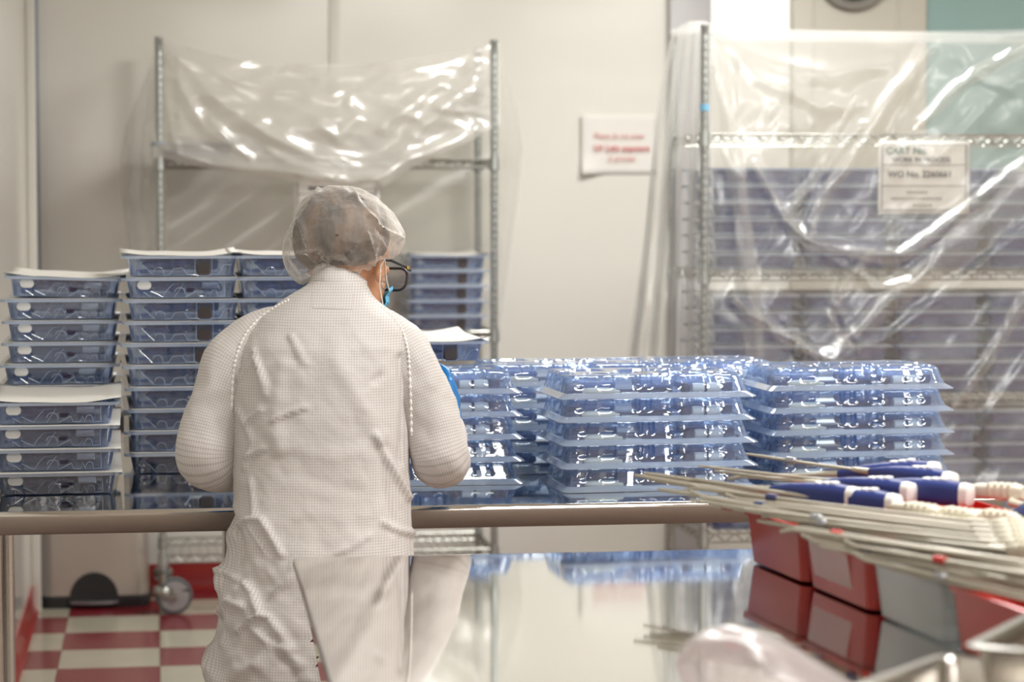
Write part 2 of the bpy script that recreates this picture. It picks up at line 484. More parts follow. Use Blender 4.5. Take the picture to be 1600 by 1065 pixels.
struct('wall_right', MB().box(WX1, WX1 + 0.08, WY0, WY1, 0, CEIL), 'wall', smooth=False)
struct('wall_front', MB().box(WX0 - 0.1, WX1 + 0.1, WY0 - 0.08, WY0, 0, CEIL), 'wall', smooth=False)


def cove(x0, x1):
    m = MB(); pr = [(0.0, 0.0), (-0.022, 0.0), (-0.022, 0.004), (-0.012, 0.012), (-0.006, 0.03), (-0.004, 0.09), (0, 0.092)]
    return m.loft([[(x, WY1 + p[0], p[1]) for p in pr] for x in (x0, x1)])


struct('baseboard_back', cove(WX0, WX1), 'base_red')
m = MB(); pr = [(0.0, 0.0), (0.022, 0.0), (0.022, 0.004), (0.012, 0.012), (0.006, 0.03), (0.004, 0.09), (0, 0.092)]
YD = PZ(30, 957, 0).y
m.loft([[(WX0 + p[0], y, p[1]) for p in pr] for y in (YD, WY0)])
struct('baseboard_left', m, 'base_red')


def wall_x(px): return PY(px, 60, WY1).x


dr = struct('door_1', MB().box(WX0, WX0 + 0.012, YD + 0.02, WY1 - 0.03, 0.01, 2.1, b=0.003), 'pilaster')
MB().box(WX0, WX0 + 0.03, YD - 0.005, YD + 0.02, 0, 2.14, b=0.004).build('frame', 'trim', dr)
MB().tube([(WX0 + 0.012, YD + 0.10, 1.0), (WX0 + 0.05, YD + 0.10, 1.0), (WX0 + 0.05, YD + 0.22, 1.0)], 0.009, 10).build('handle', 'chrome', dr)
# panel joints and bluish corner strip on the back wall
struct('trim_1', MB().box(wall_x(514), wall_x(533), WY1 - 0.006, WY1, 0.092, CEIL, b=0.002), 'trim')
struct('trim_2', MB().box(WX0, WX0 + 0.022, WY1 - 0.022, WY1, 0.092, CEIL, b=0.006), 'seam')
struct('trim_4', MB().box(wall_x(1042), wall_x(1106), WY1 - 0.05, WY1, 0, CEIL, b=0.006), 'pilaster')
m = MB(); m.box(wall_x(1234), wall_x(1440), WY1 - 0.06, WY1, 0, CEIL, b=0.004)
for a in (1265, 1396):
    m.box(wall_x(a) - 0.004, wall_x(a) + 0.004, WY1 - 0.066, WY1 - 0.06, 0, CEIL)
struct('trim_5', m, 'cream_panel')
# bright window between the pilaster and the cream panel
wd = struct('window_1', MB().box(wall_x(1106), wall_x(1234), WY1 - 0.02, WY1, PY(1170, 54, WY1).z, CEIL, b=0.004), 'trim')
mm, nt, out = new_mat('lit_window'); e = nt.nodes.new('ShaderNodeEmission'); e.inputs[0].default_value = (1, 0.97, 0.88, 1); e.inputs[1].default_value = 1.35
nt.links.new(e.outputs[0], out.inputs[0]); M['lit'] = mm
MB().box(wall_x(1110), wall_x(1230), WY1 - 0.024, WY1 - 0.019, PY(1170, 50, WY1).z, CEIL - 0.05).build('pane', 'lit', wd, smooth=False)
wd = struct('window_2', MB().box(wall_x(1441), wall_x(1750), WY1 - 0.03, WY1, 1.25, CEIL, b=0.004), 'trim')
MB().box(wall_x(1443), wall_x(1745), WY1 - 0.036, WY1 - 0.029, 1.29, CEIL - 0.05).build('pane', 'teal_glass', wd, smooth=False)
# round fixture high on the cream panel
c = PY(1331, -45, WY1 - 0.06)
fx = thing('round_wall_fixture', 'round grey-rimmed dark-faced fixture high on the cream wall panel', 'wall fixture', c)
RX = Matrix.Rotation(math.pi / 2, 4, 'X')
MB().lathe([(0.10, 0), (0.146, 0.0), (0.148, 0.02), (0.140, 0.04), (0.125, 0.046), (0.115, 0.035), (0.11, 0.02), (0.10, 0.018)], 48, mat=RX, cap=False).build('rim', 'grey_rim', fx)
MB().lathe([(0.001, 0.0), (0.112, 0.0), (0.112, 0.02), (0.08, 0.03), (0.001, 0.034)], 48, mat=RX).build('dark_face', 'dark_glass', fx)

# ------------------------------------------------------------------ wall sign
def paper_sheet(w, h, curl, nu=14, nv=12, t=0.0006):
    """sheet in local XZ, facing -Y, origin at lower left; curl(u,v)->distance off the wall"""
    m = MB(); pts = []
    for i in range(nu):
        for j in range(nv):
            u, v = i / (nu - 1), j / (nv - 1)
            pts.append((u * w, -0.004 - curl(u, v), v * h))
    return m.grid(pts, nu, nv)


a = PY(907, 272, WY1); b = PY(1014, 270, WY1); tp = PY(917, 178, WY1)
sw, sh = 0.285, tp.z - a.z
sg = thing('wall_sign', 'white curled paper sign with red lettering taped to the back wall', 'sign', (a.x, WY1, a.z))
paper_sheet(sw, sh, lambda u, v: 0.022 * max(0, 1 - u / 0.35) * (0.4 + v * 0.6) + 0.03 * max(0, 1 - u / 0.3) * max(0, 1 - v / 0.3)).build('paper', 'paper', sg, solid=0.0006)
for (txt, sz, u, v, bo) in (('Please do not enter', 0.026, 0.5, 0.60, False), ('UV Light exposure', 0.030, 0.53, 0.39, True), ('in process', 0.027, 0.53, 0.225, False)):
    text_part('lettering', txt, sz, 'ink_red', sg, (sw * u, -0.020, sh * v), bold=bo, align='CENTER', rot=(math.pi / 2, 0, 0.04), xs=0.92)

# ================================================================== wire carts
def truss(m, p, q, up=0.026, r=0.0032, zig=12):
    p, q = Vector(p), Vector(q); h = Vector((0, 0, up))
    m.tube([p + h, q + h], r * 1.15, 6); m.tube([p, q], r * 1.15, 6)
    for k in range(zig):
        a0 = p.lerp(q, k / zig); a1 = p.lerp(q, (k + 0.5) / zig); a2 = p.lerp(q, (k + 1) / zig)
        m.tube([a0, a1 + h], r * 0.8, 5); m.tube([a1 + h, a2], r * 0.8, 5)


def build_caster(parent, x, y, rz, zt):
    """swivel caster: fork carries wheel and brake pedal"""
    MT = Matrix.Translation((x, y, 0)) @ Matrix.Rotation(rz, 4, 'Z')
    f = MB()
    f.lathe([(0.012, zt - 0.01), (0.014, zt - 0.05), (0.03, zt - 0.055), (0.036, zt - 0.065), (0.036, zt - 0.078), (0.02, zt - 0.085)], 20, mat=MT)
    for s in (-1, 1):
        r0 = [(-0.03, s * 0.022, zt - 0.082), (0.04, s * 0.022, zt - 0.082), (0.048, s * 0.022, 0.055), (0.028, s * 0.022, 0.055)]
        f.loft([[(p[0], p[1] - 0.002, p[2]) for p in r0], [(p[0], p[1] + 0.002, p[2]) for p in r0]], mat=MT)
    f.tube([(0.036, -0.03, 0.064), (0.036, 0.03, 0.064)], 0.008, 10, mat=MT)
    fo = f.build('caster', 'chrome', parent)
    RW = MT @ Matrix.Translation((0.036, 0, 0.064)) @ Matrix.Rotation(math.pi / 2, 4, 'X')
    MB().lathe([(0.045, -0.014), (0.058, -0.014), (0.063, -0.009), (0.063, 0.009), (0.058, 0.014), (0.045, 0.014)], 36, mat=RW).build('tyre', 'rubber', fo)
    MB().lathe([(0.012, -0.017), (0.05, -0.015), (0.05, 0.015), (0.012, 0.017)], 36, mat=RW).build('wheel', 'wheel', fo)
    b = MB(); b.box(0.02, 0.085, -0.016, 0.016, zt - 0.075, zt - 0.062, mat=MT, b=0.004)
    b.box(0.078, 0.092, -0.014, 0.014, zt - 0.11, zt - 0.06, mat=MT, b=0.004)
    b.build('brake_pedal', 'black', fo)


def wire_cart(label, x0, y0, W, D, top, shelves, castz=0.15):
    c = thing('wire_cart', label, 'wire shelving cart', (x0, y0, 0), 0.0)
    for (px, py) in ((0, 0), (W, 0), (0, D), (W, D)):
        prof = [(0.0127, castz)]
        z = castz + 0.02
        while z < top - 0.03:
            prof += [(0.0127, z), (0.0123, z + 0.002), (0.0127, z + 0.004)]; z += 0.0254
        prof += [(0.0127, top - 0.012), (0.0142, top - 0.010), (0.0142, top - 0.002), (0.010, top)]
        MB().lathe(prof, 14, mat=Matrix.Translation((px, py, 0))).build('post', 'post', c)
        build_caster(c, px, py, 0.15 if py == 0 else -1.5, castz)
    for z in shelves:
        m = MB(); zz = z - 0.03
        truss(m, (0.01, 0, zz), (W - 0.01, 0, zz), zig=20); truss(m, (0.01, D, zz), (W - 0.01, D, zz), zig=20)
        truss(m, (0, 0.01, zz), (0, D - 0.01, zz), zig=6); truss(m, (W, 0.01, zz), (W, D - 0.01, zz), zig=6)
        k = int(W / 0.03)
        for i in range(1, k):
            m.tube([(W * i / k, 0, z - 0.003), (W * i / k, D, z - 0.003)], 0.0018, 5)
        sh = m.build('shelf', 'chrome', c)
        for (px, py) in ((0, 0), (W, 0), (0, D), (W, D)):
            MB().lathe([(0.0135, z - 0.04), (0.019, z - 0.04), (0.0165, z + 0.004), (0.0135, z + 0.004)], 16, mat=Matrix.Translation((px, py, 0))).build('collar', 'post', sh)
    return c


# back cart (behind the person)
LC_Y = PZ(262, 958, 0).y - 0.02
LC_X0 = PY(250, 300, LC_Y).x; LC_X1 = PY(772, 300, LC_Y).x
LC_W, LC_D = LC_X1 - LC_X0, 0.42
LC_TOP = PY(247, 57, LC_Y).z
zL = lambda y: PY(620, y, LC_Y).z
LC_SH = [zL(247), zL(517), zL(858)]
wire_cart('chrome wire cart by the back wall with clear film bunched over its top', LC_X0, LC_Y, LC_W, LC_D, LC_TOP, LC_SH)
# cart at the end (behind the table)
RC_Y = P(1100, 400, 7.35).y
RC_X0 = PY(1100, 400, RC_Y).x
RC_W, RC_D = 1.22, 0.46
RC_TOP = PY(1103, 38, RC_Y).z
zR = lambda y: PY(1300, y, RC_Y).z
RC_SH = [zR(208), zR(422), zR(619), zR(828)]
rc = wire_cart('chrome wire cart full of blue trays and draped in clear film', RC_X0, RC_Y, RC_W, RC_D, RC_TOP, RC_SH)
tz = PY(1103, 168, RC_Y).z
MB().lathe([(0.0133, tz - 0.010), (0.0145, tz - 0.010), (0.0145, tz + 0.010), (0.0133, tz + 0.010)], 16).build('blue_tag', 'blue_tag', rc)['label'] = 'small blue tag wrapped round the post'

# ================================================================== steel tables
def table_top(m, x0, x1, y0, y1, z, hang=0.048, corner=0.03, ro=0.012):
    cx, cy, w, d = (x0 + x1) / 2, (y0 + y1) / 2, x1 - x0, y1 - y0
    rings = []
    for (ins, dz) in ((0.05, -0.0), (0.004, 0.0), (0.001, 0.0005), (-0.006, -0.001)):
        rings.append((ins + ro, z + dz))
    for k in range(7):
        a = math.pi / 2 * k / 6
        rings.append((ro - ro * math.sin(a), z - ro * (1 - math.cos(a))))
    rings += [(0.0, z - hang + 0.004), (0.002, z - hang), (0.014, z - hang), (0.014, z - hang + 0.004)]
    R = []
    for ins, zz in rings:
        R.append([(cx + p[0], cy + p[1], zz) for p in rrect(w - 2 * ins, d - 2 * ins, max(0.004, corner - ins * 0.5), 24)])
    rr = R[1:2] + R[4:]
    m.loft([[(p[0], p[1], z) for p in R[0]]] + rr, True, False)


def steel_table(label, x0, x1, y0, y1, z, rz=0.0, legs=(0.06, 0.06), corner=0.03, hang=0.048, ro=0.012):
    cx, cy = (x0 + x1) / 2, (y0 + y1) / 2
    t = thing('steel_table', label, 'table', (cx, cy, 0), rz)
    w, d = x1 - x0, y1 - y0
    m = MB(); table_top(m, -w / 2, w / 2, -d / 2, d / 2, z, hang, corner, ro)
    tt = m.build('table_top', 'steel_top', t, angle=50)
    tt.data.materials.append(M['steel_edge_shaded'])                   # brushed apron below rolled edge, low light and floor reflection in its colour
    for p_ in tt.data.polygons:
        if p_.center.z < z - ro * 0.85: p_.material_index = 1
    for sx in (-1, 1):
        for sy in (-1, 1):
            MB().lathe([(0.022, 0.0), (0.024, 0.004), (0.019, 0.03), (0.019, z - hang + 0.006)], 16, mat=Matrix.Translation((sx * (w / 2 - (legs[0 if sx < 0 else 1] if sy < 0 or legs[0] > 0.2 else min(legs[0 if sx < 0 else 1], 0.024))), sy * (d / 2 - 0.06), 0))).build('leg', 'steel', t)
    return t


TZ = 0.76
LT_Y0, RT_Y0 = PZ(180, 797, TZ).y, PZ(900, 786, TZ).y
TABLE_END = PZ(405, 792, TZ).x
steel_table('polished steel table under the tall lidded tray stacks, beside the wall', WX0 + 0.01, TABLE_END, LT_Y0, LT_Y0 + 1.42, TZ, legs=(0.075, 0.03))
RT_X1 = PZ(1512, 752, TZ).x
steel_table('long polished steel table holding the clear dome tray stacks', TABLE_END + 0.02, RT_X1, RT_Y0, RT_Y0 + 0.92, TZ)
NZ = 0.785; KD = (CAMH - NZ) / (CAMH - TZ)          # the near table stands a little higher
c0 = PZ(449, 872, NZ); FT_W, FT_D = 1.75, 1.6
FT_Y1 = c0.y
steel_table('mirror-bright steel table in front of the person, holding the red bins', c0.x, c0.x + FT_W, FT_Y1 - FT_D, FT_Y1, NZ, rz=-0.012, legs=(0.40, 0.10), corner=0.006, hang=0.016, ro=0.004)

# ================================================================== trays
PITCH_T = 0.0517
TW, TD, TH = 0.285, 0.455, 0.0495


def lidded_shell():
    n = 168; m = MB(); rings = []
    dims = [(TW, TD, TH - 0.0065), (TW, TD, TH), (TW - 0.026, TD - 0.026, TH), (TW - 0.028, TD - 0.028, TH - 0.001)]
    for w_, d_, z in dims: rings.append([(p[0], p[1], z) for p in rring(w_, d_, 0.022, n)])
    K = 9
    for k in range(K + 1):
        t = k / K; z = TH - 0.002 - t * (TH - 0.004)
        w_, d_ = TW - 0.029 - 0.016 * t, TD - 0.029 - 0.018 * t
        ring = rring(w_, d_, 0.022, n); out = []
        for i, (x, y) in enumerate(ring):
            ph = i / n * 2 * math.pi * 1
            amt = 0
            for (c_, hw, zt, dep) in ((0.02, 0.012, 0.55, 0.010), (0.075, 0.009, 0.62, 0.007), (0.93, 0.014, 0.6, 0.008), (0.25, 0.02, 0.7, 0.008), (0.38, 0.02, 0.6, 0.008),
                                      (0.5, 0.02, 0.6, 0.01), (0.62, 0.02, 0.7, 0.008), (0.75, 0.02, 0.6, 0.008), (0.86, 0.01, 0.6, 0.006), (0.14, 0.01, 0.6, 0.006)):
                dd = abs(((i / n - c_ + 0.5) % 1) - 0.5)
                s_ = max(0, min(1, (hw - dd) / 0.005)); v_ = max(0, min(1, (t - (1 - zt)) / 0.12))
                amt = max(amt, dep * s_ * v_)
            amt += 0.0006 * math.sin(i * 1.3) * (1 if (i // 6) % 3 == 0 else 0)
            q = 1 - amt / max(1e-4, math.hypot(x, y))
            out.append((x * q, y * q, z))
        rings.append(out)
    rings.append([(p[0] * 0.9, p[1] * 0.93, 0.0006) for p in rings[-1]])
    m.loft(rings, False, True)
    return m


def lid_mb(curl=0.0, sw=0.0):
    m = MB(); nu, nv = 13, 17; pts = []
    for i in range(nu):
        for j in range(nv):
            u, v = i / (nu - 1) * 2 - 1, j / (nv - 1) * 2 - 1
            z = TH + 0.0008 + curl * (max(0, abs(u) - 0.55) * max(0, abs(v) - 0.6) * 6 + 0.12 * math.sin(u * 5 + v * 3) + 0.1 * abs(u))
            pts.append((u * (TW / 2 + 0.001 - sw), v * (TD / 2 + 0.001 - sw), z))
    return m.grid(pts, nu, nv)


def oval(m, cx, y, cz, w_, h_, t=0.004):
    pts = rrect(w_, h_, h_ / 2, 24)
    R = lambda s, yy: [(cx + p[0] * s, yy, cz + p[1] * s) for p in pts]
    m.loft([R(1, y + t), R(1, y + t * 0.3), R(0.86, y)], True, True)


def bar(m, x0, x1, y, z, ry, rz_, taper=0.6, n=14):
    prof = [(0, taper * 0.6), (0.06, taper), (0.2, 0.95), (0.5, 1.0), (0.8, 0.92), (0.94, taper), (1, taper * 0.5)]
    m.loft([[(x0 + (x1 - x0) * t, y + ry * s * math.cos(2 * math.pi * k / n), z + rz_ * s * math.sin(2 * math.pi * k / n)) for k in range(n)] for t, s in prof])


def rrect_x(cx, cz, w_, h_):
    p = [(cx + a, cz + b) for a, b in rrect(w_, h_, 0.010, 24)]; p = p[-4:] + p[:-4]
    return p + [p[0]]


def lidded_tray(kind, label='tray', lid='lid_flat'):
    r = thing('lidded_tray', label, 'tray')
    SH['shell'].copy_to(r); SH[lid].copy_to(r)
    for nm in KINDS[kind]: SH[nm].copy_to(r)
    return r


def rim_slot(p, zlo, zhi):
    p.me.materials.append(M['pale_rim'])
    for f in p.me.polygons:
        if zlo <= f.center.z <= zhi: f.material_index = 1
    return p


class Proto:
    """mesh shared by all copies of one part"""
    def __init__(s, name, mb, mat, label=None, solid=0.0, sub=()):
        o = mb.build(name, mat, None, solid=0.0)
        s.me, s.name, s.label, s.solid = o.data, name, label, solid
        bpy.data.objects.remove(o)

    def copy_to(s, parent):
        o = bpy.data.objects.new(s.name, s.me); COL.objects.link(o); o.parent = parent
        if s.label: o['label'] = s.label
        if s.solid:
            md = o.modifiers.new('thickness', 'SOLIDIFY'); md.thickness = s.solid; md.offset = 0
        return o


SH = {}
SH['shell'] = Proto('tray_shell', lidded_shell(), 'clear_blue')
rim_slot(SH['shell'], TH - 0.0085, TH)
SH['lid_flat'] = Proto('lid', lid_mb(0.0), 'tyvek', 'white peel-off lid', solid=0.0007)
SH['lid_in'] = Proto('lid', lid_mb(0.0, 0.0135), 'tyvek', 'white peel-off lid', solid=0.0007)
SH['lid_curl'] = Proto('lid', lid_mb(0.008), 'tyvek', 'white peel-off lid with slightly lifted corners', solid=0.0007)
m = MB(); oval(m, -0.088, -0.2128, 0.0325, 0.033, 0.0205); SH['oval'] = Proto('white_cap', m, 'white_plastic', 'white oval cap')
m = MB(); bar(m, -0.072, 0.048, -0.1965, 0.031, 0.0115, 0.012, 0.8); bar(m, -0.03, 0.03, -0.194, 0.026, 0.0125, 0.013, 0.8)
m.box(-0.06, 0.06, -0.12, 0.12, 0.016, 0.032, b=0.008); SH['device'] = Proto('device_body', m, 'purple', 'dark purple device body')
m = MB(); m.box(0.046, 0.088, -0.2065, -0.17, 0.024, 0.041, b=0.003); m.box(0.05, 0.10, -0.10, 0.15, 0.012, 0.03, b=0.006); SH['clip'] = Proto('device_clip', m, 'silver', 'grey clip of the device')
m = MB(); m.box(-0.105, -0.075, -0.16, 0.18, 0.006, 0.03, b=0.006); m.box(-0.1, 0.1, 0.135, 0.19, 0.006, 0.034, b=0.008); SH['insert'] = Proto('insert_block', m, 'slate', 'slate blue insert')
# dark ridged knob
m = MB(); pts = rrect(0.033, 0.041, 0.008, 24)
m.loft([[(0.05 + p[0] * s, y, 0.0245 + p[1] * s) for p in pts] for s, y in ((1, -0.185), (1, -0.2065), (0.9, -0.2095))])
for k in range(7):
    m.box(0.0375 + k * 0.0041 - 0.001, 0.0375 + k * 0.0041 + 0.001, -0.2112, -0.209, 0.009, 0.040)
SH['knob'] = Proto('ridged_knob', m, 'ridge_grey', 'dark grey ridged knob')
m = MB(); bar(m, -0.03, 0.022, -0.197, 0.035, 0.011, 0.009, 0.85); bar(m, -0.095, -0.03, -0.194, 0.03, 0.013, 0.009, 0.6)
m.box(-0.06, 0.06, -0.12, 0.12, 0.016, 0.032, b=0.008); SH['device2'] = Proto('device_body', m, 'navy', 'navy device body')
m = MB(); bar(m, -0.11, -0.08, -0.19, 0.028, 0.01, 0.012, 0.8); SH['grip'] = Proto('device_grip', m, 'cream', 'cream device grip')
m = MB(); m.box(0.03, 0.10, -0.16, -0.10, 0.02, 0.042, b=0.005); SH['bluebit'] = Proto('blue_pad', m, 'blue_pad', 'bright blue pad')
m = MB(); m.box(-0.115, 0.115, -0.197, 0.19, 0.008, 0.042, b=0.012); SH['bulk'] = Proto('device_body', m, 'bulk', 'packed device, its dark blue standing in for shade')  # cart tray contents as one block, darkened to stand in for shade

def ribs(shapes):
    m = MB(); K = lambda z: -(TD - 0.029 - 0.018 * (TH - 0.002 - z) / (TH - 0.004)) / 2 - 0.0008
    line = [p for sh in sorted(shapes, key=lambda q_: q_[0][0]) for p in sh]          # one continuous embossed line
    m.tube([(x, K(z), z) for x, z in line], 0.0009, 6)
    return m


arch = lambda cx, w_, h_, z0=0.004: [(cx - w_, z0), (cx - w_ * 0.95, z0 + h_ * 0.55)] + [(cx - w_ * 0.8 * math.cos(math.pi * k / 8), z0 + h_ * 0.7 + h_ * 0.3 * math.sin(math.pi * k / 8)) for k in range(9)] + [(cx + w_ * 0.95, z0 + h_ * 0.55), (cx + w_, z0)]
SH['ribs'] = Proto('embossed_ribs', ribs([arch(-0.005, 0.013, 0.022), [(-0.045, 0.005), (-0.035, 0.020), (-0.022, 0.034), (0.004, 0.036)], arch(0.075, 0.008, 0.016), [(0.035, 0.018), (0.04, 0.006), (0.055, 0.005), (0.06, 0.018)], [(-0.072, 0.004), (-0.072, 0.018)], [(-0.088, 0.004), (-0.09, 0.016)], [(0.1, 0.006), (0.1, 0.04)]]), 'pale_rim')
SH['ribs2'] = Proto('embossed_ribs', ribs([arch(-0.055, 0.012, 0.018), [(-0.03, 0.005), (-0.02, 0.019), (0.0, 0.021), (0.012, 0.005)], rrect_x(0.05, 0.0245, 0.040, 0.046), [(0.085, 0.006), (0.098, 0.028), (0.115, 0.028)], [(-0.1, 0.005), (-0.105, 0.042)]]), 'pale_rim')
KINDS = {4: ['bulk'], 1: ['oval', 'device', 'clip', 'insert', 'ribs'], 2: ['knob', 'device2', 'grip', 'insert', 'ribs2'], 3: ['knob', 'device2', 'grip', 'insert', 'bluebit', 'ribs2']}

ORD = ['', 'second', 'third', 'fourth', 'fifth', 'sixth', 'seventh', 'eighth', 'ninth', 'tenth', 'eleventh', 'twelfth']


def nth(i, n):
    """i counted from the top (0 = top)"""
    if i == 0: return 'topmost'
    if i == n - 1: return 'lowest'
    return ORD[i] + ' from top'


PROTO = {}


def put_tray(kind, lid, loc, rz, label, group, tilt=(0, 0)):
    k = (kind, lid)
    if k not in PROTO:
        o = PROTO[k] = lidded_tray(kind, lid=lid)
    else:
        o = copy_tree(PROTO[k])
    o.location = loc; o.rotation_euler = (tilt[0], tilt[1], rz)
    tag(o, label, 'tray', group)
    return o


def lidded_stack(front_c, rz, n, kinds, where, group, z0=TZ, drift=(0, 0), jit=0.003, curl_top=True, top_tilt=(0, 0), bow=0.0, inner='lid_in'):
    """front_c: middle of the front lid edge of the lowest tray, at z0"""
    back = Vector((-math.sin(rz), math.cos(rz), 0))
    base = Vector((front_c[0], front_c[1], 0)) + back * (TD / 2)
    for i in range(n):                                     # from the bottom
        top = n - 1 - i
        k = kinds(top)
        dx = drift[0] * i + bow * math.sin(i / max(1, n - 1) * math.pi) + random.uniform(-jit, jit)
        dy = drift[1] * i + random.uniform(-jit, jit)
        loc = base + Vector((math.cos(rz), math.sin(rz), 0)) * dx + back * dy + Vector((0, 0, z0 + 0.0006 + i * PITCH_T))
        put_tray(k, 'lid_curl' if (top == 0 and curl_top) else inner, loc, rz + random.uniform(-0.012, 0.012),
                 'blue lidded tray, %s in %s' % (nth(top, n), where), group, top_tilt if top == 0 else (0, 0))


CAMROT = -THETA
# front short stack (left table, at its front edge)
f = PZ(88, 775, TZ); lidded_stack((f.x, f.y), 0.02, 4, lambda t: 1, 'the short front stack of four', 'trays in the short front stack', jit=0.002, inner='lid_flat')
f = PZ(96, 738, TZ); b = PZ(88, 775, TZ)
f = Vector((f.x, b.y + TD + 0.02, 0)) if f.y < b.y + TD + 0.01 else f
lidded_stack((f.x - 0.012, f.y), 0.0, 9, lambda t: 1, 'the stack of nine behind the short one', 'trays in the stack of nine', drift=(0.0028, 0), top_tilt=(0, 0.03))
f = PZ(290, 741, TZ); lidded_stack((f.x, f.y), 0.02, 10, lambda t: {0: 2, 1: 1, 3: 3, 4: 3}.get(t, 2), 'the tall stack of ten by the elbow', 'trays in the tall stack of ten', drift=(-0.0006, 0), bow=0.0)
f = PZ(462, 741, TZ); lidded_stack((f.x, f.y + 0.03), 0.0, 10, lambda t: 2, 'the tall stack hidden behind the shoulder', 'trays in the stack behind the shoulder', jit=0.004)
# back cart, middle shelf
f = PY(699, 520, LC_Y); z = LC_SH[1] + 0.002
lidded_stack((f.x, LC_Y - 0.03), 0.0, 5, lambda t: 2, 'the stack on the back wall cart', 'trays on the back wall cart', z0=z, jit=0.004)
f = PY(303, 245, LC_Y)
put_tray(1, 'lid_flat', (f.x, LC_Y + 0.21, LC_SH[0] + 0.002), 0.0, 'single blue tray under the film on the top shelf of the back wall cart', None)
# trays on the film-covered cart
COLN = ['stack beside the blue-tagged post', 'second stack from the blue-tagged post', 'third stack from the blue-tagged post', 'last stack from the blue-tagged post']
SHN = {1: 'upper', 2: 'middle', 3: 'bottom'}
for s_, nn, cols in ((1, 6, (0, 1, 2, 3)), (2, 6, (0, 1, 2, 3)), (3, 7, (0, 2, 3))):
    for cidx in cols:
        x = RC_X0 + 0.165 + cidx * 0.2915
        for i in range(nn):
            top = nn - 1 - i
            put_tray(4, 'lid_in', (x + random.uniform(-.004, .004), RC_Y + 0.005 + TD / 2 + random.uniform(-.004, .004), RC_SH[s_] + 0.002 + i * PITCH_T), random.uniform(-.01, .01),
                     'film-covered tray, %s shelf, %s, %s' % (SHN[s_], COLN[cidx], nth(top, nn)), 'trays on the film-covered cart')

# ------------------------------------------------------------------ clear dome trays
DW, DD, DH = 0.455, 0.285, 0.0515
POCK = [(-0.10, -0.06, 0.055, 0.016, 0.016), (0.0, 0.035, 0.05, 0.03, 0.022), (-0.13, 0.05, 0.04, 0.035, 0.03), (0.12, 0.04, 0.06, 0.03, 0.02), (0.10, -0.07, 0.05, 0.02, 0.02),
        (0.19, -0.02, 0.012, 0.05, 0.016), (-0.045, -0.02, 0.02, 0.035, 0.018), (0.05, -0.03, 0.02, 0.03, 0.02), (0.02, -0.1, 0.03, 0.016, 0.024), (0.165, -0.09, 0.02, 0.02, 0.02), (-0.19, -0.03, 0.013, 0.05, 0.022)]


def dome_shell():
    n = 240; m = MB(); rings = []
    for w_, d_, z in ((DW, DD, 0.0004), (DW, DD, 0.0022), (DW - 0.004, DD - 0.004, 0.0035), (DW - 0.026, DD - 0.026, 0.0105), (DW - 0.03, DD - 0.03, 0.012)):
        rings.append([(p[0], p[1], z) for p in rring(w_, d_, 0.018, n)])
    K = 9
    def flute(i, t, x, y):
        a = 0
        for (c_, hw, dep) in ((0.03, 0.012, 0.012), (0.09, 0.006, 0.007), (0.115, 0.006, 0.007), (0.17, 0.010, 0.012), (0.285, 0.012, 0.014), (0.335, 0.008, 0.012), (0.42, 0.02, 0.01), (0.5, 0.02, 0.012), (0.6, 0.02, 0.01),
                              (0.69, 0.010, 0.012), (0.725, 0.007, 0.012), (0.77, 0.010, 0.012), (0.86, 0.008, 0.010), (0.905, 0.014, 0.010), (0.965, 0.006, 0.009), (0.985, 0.006, 0.009)):
            dd = abs(((i / n - c_ + 0.5) % 1) - 0.5)
            a = max(a, dep * max(0, min(1, (hw - dd) / 0.0035)) * max(0, min(1, (t - 0.25) / 0.2)))
        return a + 0.0009 * math.sin(i * 0.9) * (1 if (i // 8) % 4 == 0 else 0)
    for k in range(K + 1):
        t = k / K; z = 0.0125 + (DH - 0.0165) * t
        out = []
        for i, (x, y) in enumerate(rring(DW - 0.034 - 0.018 * t, DD - 0.034 - 0.02 * t, 0.02, n)):
            q = 1 - flute(i, t, x, y) / max(1e-4, math.hypot(x, y)); out.append((x * q, y * q, z))
        rings.append(out)
    base = rings[-1]
    for (s_, z) in ((0.992, DH - 0.0022), (0.978, DH)): rings.append([(p[0] * s_, p[1] * s_, z) for p in base])
    def hz(x, y):
        h = 0
        for (cx, cy, hx, hy, dep) in POCK:
            e = min(1, max(0, (hx - abs(x - cx)) / 0.007)) * min(1, max(0, (hy - abs(y - cy)) / 0.007)); h = max(h, dep * e)
        return DH - h
    for k in range(1, 26):
        s_ = 0.978 * (1 - k / 26)
        rings.append([(p[0] * s_, p[1] * s_, hz(p[0] * s_, p[1] * s_)) for p in base])
    m.loft(rings, False, True)
    return m


DS = {}
DS['shell'] = rim_slot(Proto('dome_shell', dome_shell(), 'clear_dome'), 0, 0.0121)
m = MB(); bar(m, -0.172, -0.092, -0.113, 0.0145, 0.012, 0.0095, 0.8); m.box(-0.100, -0.084, -0.121, -0.106, 0.009, 0.018, b=0.003); DS['handle'] = Proto('cream_handle', m, 'cream', 'cream oval handle')
m = MB(); bar(m, -0.205, -0.172, -0.105, 0.016, 0.009, 0.011, 0.9); m.box(-0.2, -0.16, -0.09, -0.02, 0.006, 0.03, b=0.006); m.box(0.152, 0.178, -0.112, -0.085, 0.012, 0.034, b=0.006); m.box(-0.19, 0.05, -0.07, -0.055, 0.006, 0.018, b=0.004); DS['body'] = Proto('device_body', m, 'navy', 'dark navy device body')
m = MB()
for k in range(9): m.box(-0.078 + k * 0.0042, -0.0755 + k * 0.0042, -0.118, -0.106, 0.006, 0.013)
m.box(-0.082, -0.038, -0.116, -0.108, 0.0045, 0.0065); m.tube([(-0.08, -0.112, 0.0045), (0.15, -0.112, 0.0045)], 0.0014, 6)
